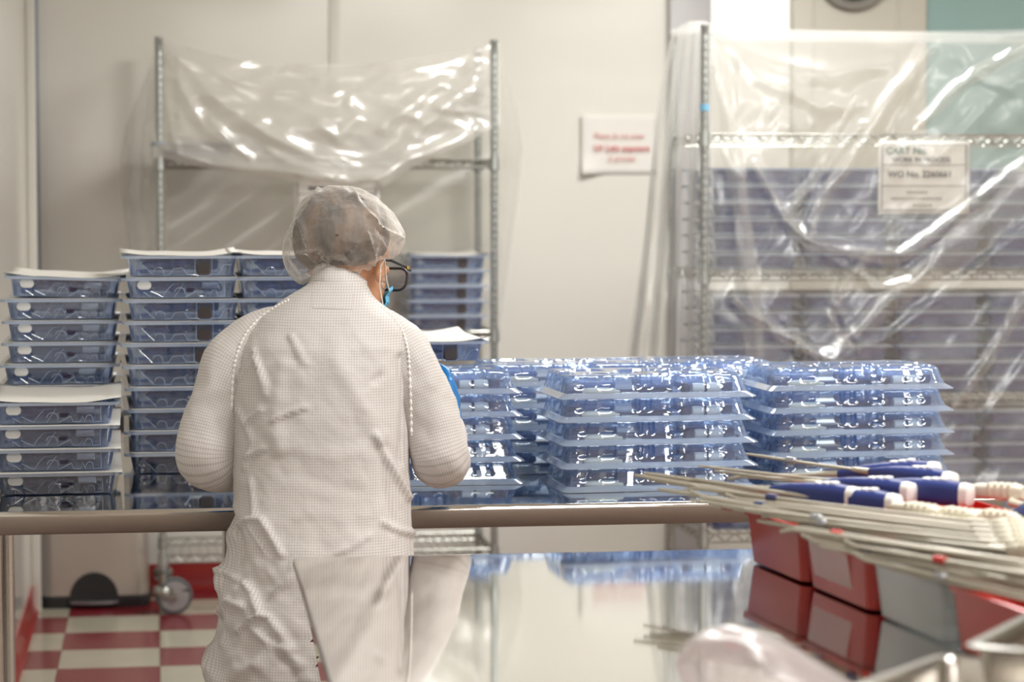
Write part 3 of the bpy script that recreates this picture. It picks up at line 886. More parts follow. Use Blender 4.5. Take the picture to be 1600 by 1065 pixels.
bar(m, 0.082, 0.112, -0.108, 0.020, 0.010, 0.011, 0.95); bar(m, 0.115, 0.150, -0.108, 0.020, 0.011, 0.012, 0.95); DS['syringe'] = Proto('white_barrel', m, 'white_plastic', 'white ribbed barrel')
m = MB(); m.sphere((0.067, -0.11, 0.019), (0.012, 0.011, 0.013)); m.box(0.1125, 0.1155, -0.118, -0.098, 0.010, 0.03); DS['knob'] = Proto('dark_knob', m, 'purple', 'dark round knob')
m = MB(); m.box(-0.035, 0.05, -0.085, -0.02, 0.018, 0.04, b=0.008); m.box(0.07, 0.14, -0.07, 0.06, 0.012, 0.03, b=0.008); m.box(-0.15, -0.06, 0.02, 0.1, 0.008, 0.028, b=0.008); DS['pad'] = Proto('blue_insert', m, 'slate', 'blue insert')
DPROTO = []


def put_dome(loc, rz, label, group):
    if not DPROTO:
        o = thing('dome_tray', '', 'tray')
        for k in ('shell', 'handle', 'body', 'syringe', 'knob', 'pad'): DS[k].copy_to(o)
        DPROTO.append(o)
    else:
        o = copy_tree(DPROTO[0])
    o.location = loc; o.rotation_euler = (0, 0, rz); tag(o, label, 'tray', group)


def dome_stack(fl, rz, n, where, group, drift=(0, 0)):
    """fl: front-left rim corner of the lowest tray"""
    ex = Vector((math.cos(rz), math.sin(rz), 0)); ey = Vector((-math.sin(rz), math.cos(rz), 0))
    base = Vector((fl[0], fl[1], 0)) + ex * DW / 2 + ey * DD / 2
    for i in range(n):
        loc = base + ex * (drift[0] * i + random.uniform(-.002, .002)) + ey * (drift[1] * i + random.uniform(-.002, .002)) + Vector((0, 0, TZ + 0.0004 + i * PITCH_T))
        put_dome(loc, rz + random.uniform(-.006, .006), 'clear dome tray, %s in %s' % (nth(n - 1 - i, n), where), group)
    return base


ra = PZ(1203, 766, TZ) - PZ(880, 771, TZ)
a = PZ(880, 771, TZ); RZA = 0.055
dome_stack((a.x, a.y), RZA, 5, 'the nearest dome stack at the table edge'.replace('nearest ', 'front '), 'dome trays in the front stack', drift=(-0.0022, 0))
b = PZ(826, 757, TZ)
exb = Vector((math.cos(0.0), math.sin(0.0), 0)) * DW
dome_stack((b.x - DW - 0.005, b.y), 0.0, 5, 'the dome stack beside the glove', 'dome trays beside the glove', drift=(-0.001, 0))
zb = TZ + 5 * PITCH_T
fl = PZ(752, 531, zb + TH)
put_tray(2, 'lid_curl', (fl.x - TW / 2 - 0.0, fl.y + TD / 2 - 0.09, zb + 0.002), 0.05, 'white-lidded tray lying alone on the dome stack beside the glove', None)
e = PZ(1203, 752, TZ)
dome_stack((e.x + 0.004, e.y), 0.045, 5, 'the dome stack at the table end', 'dome trays at the table end', drift=(-0.0022, 0))
yb = a.y + DD + 0.07
xd = PZ(948, 700, TZ).x
dome_stack((PY(752, 560, yb).x, yb + 0.02), 0.03, 5, 'the dome stack behind the front one', 'dome trays behind the front stack')
dome_stack((PY(945, 560, yb).x, yb + 0.03), 0.06, 5, 'the dome stack before the plastic-covered post', 'dome trays before the post')

# ================================================================== step-on waste bin
wb = PZ(150, 950, 0)
wbin = thing('pedal_bin', 'stainless pedal waste bin with black base under the steel table', 'waste bin', (wb.x - 0.006, wb.y + 0.15, 0))
bw, bd = 0.375, 0.27
R_ = lambda w_, d_, z: [(p[0], p[1], z) for p in rrect(w_, d_, 0.05, 32)]
MB().loft([R_(bw, bd, 0.035), R_(bw, bd, 0.60), R_(bw - 0.02, bd - 0.02, 0.61)], True, True).build('body', 'bin_steel', wbin)
m = MB(); m.loft([R_(bw + 0.008, bd + 0.008, 0.0), R_(bw + 0.012, bd + 0.012, 0.006), R_(bw + 0.012, bd + 0.012, 0.036), R_(bw, bd, 0.042)], True, True); m.build('base', 'black', wbin)
m = MB(); ar = [(-0.095 + 0.0, 0.03)] + [(0.082 * math.cos(math.pi - math.pi * k / 18), 0.035 + 0.088 * math.sin(math.pi * k / 18)) for k in range(19)] + [(0.095, 0.03)]
m.loft([[(x, y, z) for x, z in ar] for y in (-bd / 2 + 0.01, -bd / 2 - 0.004, -bd / 2 - 0.007)], True, True)
m.build('pedal_arch', 'black', wbin)
m = MB(); m.loft([[(x * 0.085, -bd / 2 - 0.012 - 0.03 * math.sqrt(max(0, 1 - x * x)) * t, z) for x in np.linspace(-1, 1, 15)] + [(x * 0.085, -bd / 2 - 0.004, z) for x in np.linspace(1, -1, 15)] for z, t in ((0.018, 1), (0.026, 1))])
m.build('pedal', 'silver', wbin)
m = MB(); m.loft([R_(bw + 0.004, bd + 0.004, 0.611), R_(bw + 0.004, bd + 0.004, 0.64), R_(bw - 0.04, bd - 0.04, 0.66)]); m.build('bin_lid', 'black', wbin)

# ================================================================== film covers
def film(name, parent, nu, nv, f, mat='poly', mirror=False):
    """f(u,v) arrays -> (px, py, d) arrays; each node becomes a place"""
    u, v = np.meshgrid(np.linspace(0, 1, nu), np.linspace(0, 1, nv), indexing='ij')
    px, py, d = f(u.ravel(), v.ravel())
    q = np.stack([(px - 800) / FPX, (532.5 - py) / FPX, -np.ones_like(px)], 1) @ CQn.T * d[:, None] + np.array([0, 0, CAMH])
    m = MB(); m.grid(q, nu, nv)
    return m.build(name, mat, parent, angle=75)


RC_d = lambda px: (RC_Y) / np.cos(THETA) / (1 + ((px - 800) / FPX) * -math.tan(THETA) + 1e-9) if False else None


def depth_on_plane(px, y_plane):
    """camera depth where the column px meets the room plane Y = y_plane"""
    return y_plane / (math.cos(THETA) - (px - 800) / FPX * math.sin(THETA))


RCREASE = [
    ([(1112, 55), (1132, 170), (1152, 300), (1168, 440), (1186, 570)], 16, 0.050),
    ([(1110, 60), (1120, 240), (1124, 420)], 10, 0.020),
    ([(1640, 250), (1560, 325), (1470, 400), (1390, 470), (1303, 560)], 22, 0.060),
    ([(1640, 330), (1500, 440), (1400, 520), (1300, 570)], 14, 0.045),
    ([(1150, 470), (1215, 520), (1292, 562)], 15, 0.045),
    ([(1450, 70), (1385, 165), (1335, 245), (1285, 310), (1268, 372)], 20, 0.055),
    ([(1345, 195), (1270, 290), (1230, 330)], 12, 0.03),
    ([(1180, 258), (1215, 320), (1262, 378), (1330, 392), (1410, 398), (1500, 335), (1620, 240)], 15, 0.048),
    ([(1112, 48), (1190, 90), (1300, 115), (1390, 100)], 20, 0.030),
    ([(1112, 60), (1200, 130), (1290, 170), (1340, 165)], 18, 0.025),
    ([(1640, 55), (1560, 90), (1500, 130), (1440, 190)], 14, 0.035),
    ([(1600, 471), (1545, 560), (1493, 630)], 12, 0.04),
    ([(1640, 520), (1570, 610), (1520, 690)], 16, 0.04),
    ([(1500, 85), (1520, 118), (1575, 140)], 12, 0.035),
    ([(1430, 110), (1400, 190), (1380, 260)], 9, 0.02),
    ([(1560, 150), (1500, 215), (1450, 260)], 10, 0.025),
    ([(1290, 270), (1262, 340), (1256, 380)], 8, 0.025),
    ([(1330, 390), (1300, 470), (1330, 520), (1345, 540)], 10, 0.03),
    ([(1225, 500), (1250, 540), (1262, 600)], 10, 0.03),
    ([(1290, 400), (1345, 430), (1365, 450), (1420, 440)], 9, 0.03),
    ([(1140, 215), (1128, 260), (1160, 275)], 10, 0.03),
]


def right_front(u, v):
    px = 1103 + u * 640
    py = 40 + 8 * np.sin(np.pi * u) + v * (800 - 40)
    slack = np.sin(np.pi * np.clip(u, 0, 1)) ** 0.6
    d = depth_on_plane(px, RC_Y - 0.025) - 0.0
    h = 0.38 * crease(px, py, RCREASE, 1.25)
    n1 = ridged(px / 160 + py / 240, py / 220 - px / 300, 0, 2) * 0.010
    n2 = fbm(px / 80 + 3, py / 80, 2, 2) * 0.012
    n3 = ridged(px / 30 + py / 40, py / 120 - px / 90, 7, 2) * 0.0022 * np.clip(v * 6, 0, 1)
    amp = np.clip(v * 9, 0.05, 1) * np.clip(u * 12, 0.1, 1)
    return px, py, d - (h * 1.0 + n1 + n2 + n3 + 0.03 * slack * np.sin(np.pi * np.clip(v * 1.1, 0, 1))) * amp - 0.012


FOLDS = [([(1112, 58), (1136, 190), (1158, 330), (1180, 560)], [4, 13, 15, 17]), ([(1640, 262), (1560, 335), (1470, 410), (1390, 472), (1300, 545)], [34, 30, 22, 16, 7]),
         ([(1448, 72), (1385, 165), (1335, 245), (1285, 310), (1268, 372)], [14, 13, 12, 9, 4]), ([(1146, 468), (1215, 520), (1292, 562)], [5, 9, 5]),
         ([(1180, 258), (1215, 320), (1262, 378), (1330, 392), (1410, 398), (1500, 335), (1640, 232)], [4, 7, 9, 8, 10, 14, 18]), ([(1604, 460), (1545, 560), (1490, 640)], [10, 8, 4]),
         ([(1640, 60), (1560, 96), (1500, 134), (1430, 205)], [14, 12, 10, 5]), ([(1340, 150), (1275, 270), (1225, 345)], [4, 9, 4]), ([(1365, 390), (1305, 470), (1308, 520), (1345, 548)], [6, 9, 8, 4])]


def fold_f(pts, wd, k):
    sp = spline([p + (w_,) for p, w_ in zip(pts, wd)], 60)
    tx = np.gradient(sp[:, 0]); ty = np.gradient(sp[:, 1]); L = np.hypot(tx, ty); nx, ny = -ty / L, tx / L

    def f(u, v):
        i = u * 59
        g = lambda a: np.interp(i, np.arange(60), a)
        o = (v - 0.5) * 2 * g(sp[:, 2]) * (1 + 0.18 * np.sin(u * 17 + k))
        px, py = g(sp[:, 0]) + g(nx) * o, g(sp[:, 1]) + g(ny) * o
        d = depth_on_plane(px, RC_Y - 0.105) - 0.008 * np.cos((v - 0.5) * np.pi) - 0.004 * np.sin(u * 23 + v * 3)
        return px, py, d
    return f


def right_side(u, v):
    # u: from the front post back to the rear edge; v: downwards
    xt = 1103 - u * 54; yt = 40 + 12 * u - 26 * np.sin(np.pi * u) * 0.5
    xb = 1097 - u * 134; yb = 700 + 0 * u
    px = xt + (xb - xt) * v ** 0.9; py = yt + (yb - yt) * v
    d = 7.33 + u * 0.30 + 0 * v
    pl = np.sin(u * 26 + v * 2) * 0.016 * (0.3 + v) + fbm(px / 50, py / 120, 4, 3) * 0.012
    px = px + np.sin(v * 9 + u * 3) * 2.5 * u
    return px, py, d + pl - 0.02


cv = thing('film_cover', 'clear plastic film draped over the wire cart full of trays', 'plastic cover', (RC_X0, RC_Y, 0))
cv.location = (0, 0, 0)
film('front_panel', cv, 170, 190, right_front)
film('side_panel', cv, 50, 110, right_side)
for k, (pts, wd) in enumerate(FOLDS):
    film('fold', cv, 60, 9, fold_f(pts, wd, k), 'poly_thin')


def right_top(u, v):
    px = 1049 + u * 690; py = 52 - 6 * np.sin(u * 9) ** 2 - 14 * np.exp(-((px - 1095) / 26) ** 2) * (1 - v)
    d = depth_on_plane(px, RC_Y - 0.02) + v * 0.5
    z = RC_TOP - 0.015 + 0.03 * np.exp(-((px - 1095) / 26) ** 2) + 0.012 * np.sin(np.pi * v)
    py = YH - (z - CAMH) * FPX / d
    return px, py, d


film('top_panel', cv, 70, 16, right_top)

LCREASE = [
    ([(772, 72), (735, 130), (650, 215), (590, 285)], 22, 0.055),
    ([(772, 75), (760, 120), (728, 160), (690, 168)], 16, 0.050),
    ([(772, 72), (690, 100), (600, 118), (500, 118)], 16, 0.03),
    ([(765, 180), (720, 175), (745, 195)], 10, 0.03),
    ([(690, 130), (640, 165), (600, 200)], 14, 0.035),
    ([(250, 62), (300, 115), (350, 165), (420, 210), (490, 245), (600, 272)], 18, 0.055),
    ([(250, 64), (285, 140), (320, 200), (375, 240), (470, 262), (580, 282)], 16, 0.05),
    ([(250, 64), (340, 110), (430, 140), (520, 150)], 18, 0.03),
    ([(330, 190), (372, 232), (390, 246)], 9, 0.03),
    ([(500, 195), (530, 215), (560, 180), (545, 160)], 12, 0.03),
    ([(420, 235), (450, 250), (520, 275)], 10, 0.035),
    ([(250, 230), (330, 258), (420, 268), (520, 290)], 12, 0.035),
    ([(260, 90), (262, 180), (275, 235)], 9, 0.03),
]


def left_front(u, v):
    px = 241 + u * 540
    xs = [248, 330, 420, 520, 600, 700, 775]
    top = np.interp(px, xs, [58, 84, 101, 104, 98, 82, 68])
    bot = np.interp(px, [248, 300, 400, 470, 545, 600, 640, 700, 740, 775], [246, 258, 276, 286, 298, 292, 264, 236, 218, 196])
    py = top + (bot - top) * v
    d = depth_on_plane(px, LC_Y - 0.02)
    h = 0.36 * crease(px, py, LCREASE, 1.3)
    n1 = ridged(px / 150 - py / 60, py / 60 + px / 190, 3, 2) * 0.010
    n2 = fbm(px / 70, py / 50, 9, 2) * 0.012
    edge = np.clip(np.minimum(u, 1 - u) * 14, 0.1, 1)
    roll = 0.05 * np.exp(-((v - 0.93) / 0.08) ** 2)
    return px, py, d - (h + n1 + n2 + roll * np.sin(np.pi * u) + 0.05 * np.sin(np.pi * u) * np.sin(np.pi * v * 0.9)) * edge - 0.012


def left_lap(u, v):
    """doubled hem under the swag, behind the first layer"""
    px, py, d = left_front(u, 0.55 + 0.43 * v)
    return px, py + 3 * np.sin(u * 21), d + 0.035 + 0.02 * fbm(u * 9, v * 4, 1)


def side_l(u, v):
    out = np.interp(v, [0, 0.15, 0.3, 0.42, 0.55, 0.75, 1], [0, 26, 52, 60, 58, 48, 36])
    px = 248 - out * u; py = 60 + v * 420 + 10 * u
    d = depth_on_plane(px, LC_Y) + 0.30 * u - 0.014 + fbm(px / 22, py / 40, 5, 3) * 0.02 + 0.014 * np.sin(u * 11)
    return px, py, d


def side_r(u, v):
    out = np.interp(v, [0, 0.1, 0.22, 0.36, 0.55, 0.8, 1], [2, 18, 34, 42, 34, 20, 8])
    px = 774 + out * u; py = 68 + v * 420 + 14 * u
    d = depth_on_plane(px, LC_Y) + 0.30 * u - 0.014 + fbm(px / 20, py / 44, 6, 3) * 0.02 + 0.014 * np.sin(u * 9)
    return px, py, d


def back_l(u, v):
    px = 262 + u * 520; py = 100 + v * 430
    d = depth_on_plane(px, LC_Y + LC_D - 0.02) + ridged(px / 130 + py / 90, py / 260, 5, 2) * 0.012
    return px, py, d


cv = thing('film_cover', 'clear plastic film swagged over the top of the back wall cart', 'plastic cover')
film('front_swag', cv, 180, 90, left_front, 'poly_milky')
film('hem_fold', cv, 110, 24, left_lap)
film('side_panel', cv, 24, 90, side_l, 'poly_thin')
film('side_panel', cv, 24, 90, side_r, 'poly_thin')
film('back_panel', cv, 60, 40, back_l, 'poly_thin')

# ------------------------------------------------------------------ cart signs
def cart_sign(label, px0, py1, y_pl, lines):
    a = PY(px0, py1, y_pl)
    s = thing('cart_sign', label, 'sign', (a.x, y_pl, a.z))
    w_, h_ = 0.288, 0.222
    paper_sheet(w_, h_, lambda u, v: 0.003 * math.sin(u * 3.1)).build('paper', 'paper', s, solid=0.0006)
    m = MB(); y = -0.0085
    for (x0, x1, z0, z1) in ((0.010, w_ - 0.010, 0.010, 0.0122), (0.010, w_ - 0.010, h_ - 0.0122, h_ - 0.010), (0.010, 0.0122, 0.01, h_ - 0.01), (w_ - 0.0122, w_ - 0.010, 0.01, h_ - 0.01),
                             (0.010, w_ - 0.010, 0.148, 0.150), (0.010, w_ - 0.010, 0.084, 0.086)):
        m.box(x0, x1, y - 0.0002, y, z0, z1)
    m.build('border', 'ink_black', s, smooth=False)
    for (t, sz, x, z, mt, bo) in lines:
        text_part('lettering', t, sz, mt, s, (x, -0.0088, z), bold=bo)
    # lines too faint to read
    m = MB()
    for (x0, x1, z) in ((0.09, 0.15, 0.062), (0.04, 0.20, 0.043), (0.11, 0.17, 0.022)):
        x = x0
        while x < x1:
            l = random.uniform(0.004, 0.009); m.box(x, x + l, y - 0.0002, y, z, z + 0.007); x += l + 0.003
    m.build('faint_print', 'grey_rim', s, smooth=False)
    return s


cart_sign('white work-in-process card behind the film on the cart full of trays', 1371, 334, RC_Y - 0.006,
          [('CART No.', 0.030, 0.022, 0.182, 'ink_green', True), ('WORK IN PROCESS', 0.021, 0.042, 0.158, 'ink_black', True), ('WO No. 2260661', 0.027, 0.03, 0.112, 'ink_black', True)])
cart_sign('white card hanging under the swagged film, half behind the hair cover', 460, 372, LC_Y - 0.02,
          [('No.', 0.022, 0.056, 0.183, 'ink_red', True), ('WORK', 0.022, 0.047, 0.160, 'ink_black', True)])

# ================================================================== the person
PD = 4.82


def voxel(mb, size, name, mat, parent, smooth_it=4):
    o = mb.build('tmp', None, None)
    rm = o.modifiers.new('r', 'REMESH'); rm.mode = 'VOXEL'; rm.voxel_size = size
    sm = o.modifiers.new('s', 'SMOOTH'); sm.iterations = smooth_it; sm.factor = 0.5
    dg = bpy.context.evaluated_depsgraph_get()
    me = bpy.data.meshes.new_from_object(o.evaluated_get(dg)); me.name = name
    old = o.data; bpy.data.objects.remove(o); bpy.data.meshes.remove(old)
    me.materials.clear(); me.materials.append(M[mat])
    me.polygons.foreach_set('use_smooth', [True] * len(me.polygons))
    r = bpy.data.objects.new(name, me); COL.objects.link(r); r.parent = parent
    return r


def limb(m, pts, n=14):
    """rounded tapering limb through (point, radius)"""
    path, rad = [], []
    p = [Vector(a) for a, _ in pts]; r = [b for _, b in pts]
    t0 = (p[0] - p[1]).normalized(); t1 = (p[-1] - p[-2]).normalized()
    for k in (0, 1, 2):
        a = math.radians(10 + 30 * k); path.append(p[0] + t0 * r[0] * math.cos(a)); rad.append(r[0] * math.sin(a))
    s = spline([tuple(q) + (rr,) for q, rr in zip(p, r)], 6 * (len(p) - 1) + 1)
    for q in s: path.append(Vector(q[:3])); rad.append(max(0.002, q[3]))
    for k in (2, 1, 0):
        a = math.radians(10 + 30 * k); path.append(p[-1] + t1 * r[-1] * math.cos(a)); rad.append(r[-1] * math.sin(a))
    m.tube(path, rad, n)


person = thing('person', 'person in a white checked gown and hair cover, seen from behind', 'person', PZ(430, 1340, 0) if False else (P(505, 800, PD).x, P(505, 800, PD).y, 0))
PO = Vector(person.location)
L_ = lambda v: Vector(v) - PO

# joints
ear = P(594, 424, 4.915)
psi, pit = math.radians(30), math.radians(14)
hf = (FWD * math.cos(psi) + RIGHT * math.sin(psi)); hr = (RIGHT * math.cos(psi) - FWD * math.sin(psi))
hfp = hf * math.cos(pit) - UP * math.sin(pit); hu = UP * math.cos(pit) + hf * math.sin(pit)
HM3 = Matrix((hr, hfp, hu)).transposed()
hc = ear - HM3 @ Vector((0.076, -0.008, -0.012))
HM = Matrix.Translation(L_(hc)) @ HM3.to_4x4()
H_ = lambda x, y, z: L_(hc + HM3 @ Vector((x, y, z)))

q = lambda px, py, d: L_(P(px, py, d))
neck0 = q(536, 476, 4.90); pelvis = q(500, 850, 4.84)
shl, shr = q(400, 530, 4.88), q(618, 535, 4.88)
ell, elr = q(325, 715, 4.84), q(683, 722, 4.86)
wrl, wrr = q(400, 735, 5.06), q(701, 660, 5.07)


def hand(m, wrist, direction, palm_n, thumb_side, grow=0.0, curl=0.5):
    d = Vector(direction).normalized(); nrm = Vector(palm_n); nrm = (nrm - d * nrm.dot(d)).normalized(); side = d.cross(nrm).normalized() * thumb_side
    g = grow
    w0 = Vector(wrist)
    for s_ in (-0.022, -0.007, 0.008, 0.023):
        limb(m, [(w0 + side * s_ * 0.7, 0.015 + g), (w0 + d * 0.045 + side * s_, 0.0135 + g), (w0 + d * 0.08 + side * s_ * 1.2, 0.0115 + g)], 10)
    for s_, ln in ((0.027, 0.068), (0.009, 0.075), (-0.009, 0.070), (-0.026, 0.056)):
        b0 = w0 + d * 0.082 + side * s_; a = curl * 0.5; p1 = b0 + (d * math.cos(a) + nrm * math.sin(a)) * ln * 0.45
        a2 = a + curl * 0.8; p2 = p1 + (d * math.cos(a2) + nrm * math.sin(a2)) * ln * 0.32
        a3 = a2 + curl * 0.6; p3 = p2 + (d * math.cos(a3) + nrm * math.sin(a3)) * ln * 0.23
        limb(m, [(b0, 0.0092 + g), (p1, 0.0086 + g), (p2, 0.0078 + g), (p3, 0.0068 + g)], 10)
    t0 = w0 + d * 0.028 + side * 0.024; t1 = t0 + (side * 0.75 + d * 0.6 + nrm * 0.3).normalized() * 0.036; t2 = t1 + (d * 0.85 + side * 0.3 + nrm * 0.45).normalized() * 0.028
    limb(m, [(t0, 0.0125 + g), (t1, 0.0105 + g), (t2, 0.0085 + g)], 10)


hdr = (UP * 0.75 + FWD * 0.6 + RIGHT * 0.05); hdl = (FWD * 0.5 + RIGHT * 0.85 + UP * 0.05)
m = MB()
m.sphere((0, -0.012, 0.035), (0.074, 0.094, 0.088), 24, 16, mat=HM)
m.sphere((0, 0.030, -0.035), (0.056, 0.062, 0.075), 20, 14, mat=HM)
m.sphere((0, 0.055, -0.085), (0.028, 0.026, 0.022), 14, 10, mat=HM)
limb(m, [(H_(0, 0.090, 0.012), 0.008), (H_(0, 0.104, -0.018), 0.010), (H_(0, 0.108, -0.03), 0.012)])
for s_ in (-1, 1):
    m.sphere((s_ * 0.028, 0.083, 0.010), (0.013, 0.010, 0.010), 12, 8, mat=HM)
    m.sphere((s_ * 0.077, -0.010, -0.012), (0.007, 0.017, 0.029), 12, 8, mat=HM)
    m.sphere((s_ * 0.083, -0.018, -0.006), (0.005, 0.009, 0.024), 12, 8, mat=HM)
m.sphere((0, 0.090, -0.058), (0.022, 0.010, 0.008), 12, 8, mat=HM)
limb(m, [(neck0 - UP * 0.03, 0.055), (neck0 + UP * 0.02, 0.050), (H_(0, -0.022, -0.045), 0.050)], 20)
limb(m, [(pelvis + UP * 0.02, 0.125), (q(502, 720, 4.86), 0.115), (q(505, 610, 4.88), 0.12), (q(510, 545, 4.89), 0.085)], 24)
for sh, el, wr in ((shl, ell, wrl), (shr, elr, wrr)):
    limb(m, [(q(510, 540, 4.89), 0.07), (sh, 0.048), (sh.lerp(el, 0.5), 0.040), (el, 0.034), (el.lerp(wr, 0.4), 0.034), (wr, 0.023)])
hand(m, wrr, hdr, (-RIGHT + FWD * 0.3), -1); hand(m, wrl, hdl, -UP, 1)
FOOT = {-1: q(405, 1345, 4.80), 1: q(610, 1345, 4.85)}
for s_ in (-1, 1):
    ft = FOOT[s_]; ft.z = 0.06
    hip = pelvis + RIGHT * s_ * 0.098 - UP * 0.04; kn = hip.lerp(ft, 0.5) + FWD * 0.015
    limb(m, [(hip, 0.068), (hip.lerp(kn, 0.5), 0.058), (kn, 0.048), (kn.lerp(ft, 0.4), 0.050), (ft + UP * 0.05, 0.034), (ft, 0.034)], 16)
    limb(m, [(ft - UP * 0.02 - FWD * 0.03, 0.03), (ft - UP * 0.025 + FWD * 0.06, 0.03), (ft - UP * 0.035 + FWD * 0.14, 0.022)], 12)
voxel(m, 0.006, 'body', 'skin', person, 3)
gl = []
for (wr, dr, pn, ts) in ((wrr, hdr, (-RIGHT + FWD * 0.3), -1), (wrl, hdl, -UP, 1)):
    m = MB(); hand(m, wr, dr, pn, ts, grow=0.0022)
    dd = Vector(dr).normalized(); limb(m, [(wr - dd * 0.06, 0.033), (wr, 0.028), (wr + dd * 0.02, 0.026)])
    voxel(m, 0.004, 'glove', 'glove', person, 2)['label'] = 'blue nitrile glove'
# trousers and shoes (below the gown)
for s_ in (-1, 1):
    ft = FOOT[s_]; hip = pelvis + RIGHT * s_ * 0.098 - UP * 0.04; kn = hip.lerp(ft, 0.5) + FWD * 0.015
    m = MB(); s = spline([tuple(hip.lerp(kn, 0.3)) + (0.070,), tuple(kn) + (0.060,), tuple(kn.lerp(ft, 0.5)) + (0.060,), tuple(ft + UP * 0.0) + (0.058,)], 24)
    m.tube([Vector(a[:3]) for a in s], [a[3] for a in s], 20, cap=False); m.build('trouser_leg', 'trouser', person)
    m = MB(); fl_ = Vector((ft.x, ft.y, 0))
    rings = []
    for (y, w_, h_) in ((-0.07, 0.02, 0.03), (-0.06, 0.034, 0.075), (-0.02, 0.038, 0.085), (0.05, 0.042, 0.07), (0.12, 0.046, 0.05), (0.165, 0.036, 0.035), (0.185, 0.015, 0.022)):
        rings.append([fl_ + FWD * y + RIGHT * (w_ * math.cos(a)) + UP * max(0.001, h_ * 0.5 + h_ * 0.5 * math.sin(a)) for a in np.linspace(0, 2 * math.pi, 18, endpoint=False)])
    m.loft(rings); m.build('shoe', 'shoe', person)

# ---- gown
ROWS = [(438, 486, 570, 4.90, 0.062, 0.05), (446, 478, 574, 4.90, 0.070, 0.055), (454, 464, 578, 4.895, 0.080, 0.062), (464, 447, 584, 4.89, 0.092, 0.07), (476, 431, 598, 4.885, 0.102, 0.08), (492, 411, 622, 4.88, 0.114, 0.09),
        (512, 391, 635, 4.88, 0.126, 0.10), (540, 375, 640, 4.87, 0.134, 0.11), (580, 365, 642, 4.865, 0.140, 0.12), (640, 362, 642, 4.86, 0.142, 0.125), (720, 362, 642, 4.85, 0.140, 0.13), (800, 364, 641, 4.84, 0.142, 0.135),
        (850, 361, 644, 4.83, 0.150, 0.14), (900, 351, 646, 4.825, 0.150, 0.145), (960, 343, 648, 4.82, 0.155, 0.15), (1065, 325, 652, 4.815, 0.165, 0.16), (1200, 312, 660, 4.81, 0.175, 0.17)]
GCREASE = [
    ([(586, 680), (604, 715), (637, 775)], 9, 0.011), ([(598, 700), (600, 760), (612, 830)], 12, -0.006),
    ([(383, 660), (408, 640)], 6, 0.007), ([(398, 548), (408, 590), (416, 618)], 7, 0.009), ([(372, 590), (398, 560), (420, 605)], 7, 0.006),
    ([(425, 657), (450, 645), (478, 636)], 6, 0.008), ([(455, 525), (468, 552), (476, 568)], 7, 0.008), ([(585, 596), (594, 586)], 7, -0.008),
    ([(383, 714), (415, 699)], 6, 0.008), ([(372, 640), (392, 690), (380, 730)], 8, 0.006),
    ([(374, 822), (390, 812), (411, 811), (426, 840), (440, 866)], 8, 0.013), ([(392, 823), (406, 845), (418, 868)], 6, 0.008), ([(362, 800), (378, 850), (372, 880)], 8, -0.008),
    ([(384, 910), (398, 930), (408, 958)], 8, 0.013), ([(345, 958), (362, 937), (384, 948)], 7, 0.012), ([(373, 986), (395, 968), (418, 960), (440, 990), (454, 1014)], 8, 0.014),
    ([(328, 1056), (336, 1010)], 7, 0.010), ([(396, 980), (420, 1005), (400, 1040)], 9, 0.010), ([(430, 925), (450, 905), (462, 880)], 8, 0.010), ([(440, 1010), (470, 1040), (480, 1064)], 9, 0.012), ([(350, 890), (372, 905)], 7, 0.01),
    ([(598, 817), (620, 828), (645, 832)], 8, 0.010), ([(512, 871), (554, 851), (576, 836)], 8, 0.007), ([(391, 751), (395, 780), (400, 805)], 7, 0.007),
    ([(455, 700), (520, 715), (570, 705)], 24, 0.003), ([(440, 735), (500, 750), (560, 765)], 20, -0.002), ([(480, 800), (540, 812), (590, 800)], 24, 0.0025),
    ([(628, 560), (634, 640), (628, 720)], 14, -0.010), ([(520, 560), (560, 620), (590, 680)], 26, 0.006), ([(440, 570), (430, 640), (436, 700)], 20, 0.006),
    ([(345, 920), (352, 870), (364, 830)], 10, 0.010),
]


def gown_part(rings, parent_mb, uvs, u0=0.0):
    pass


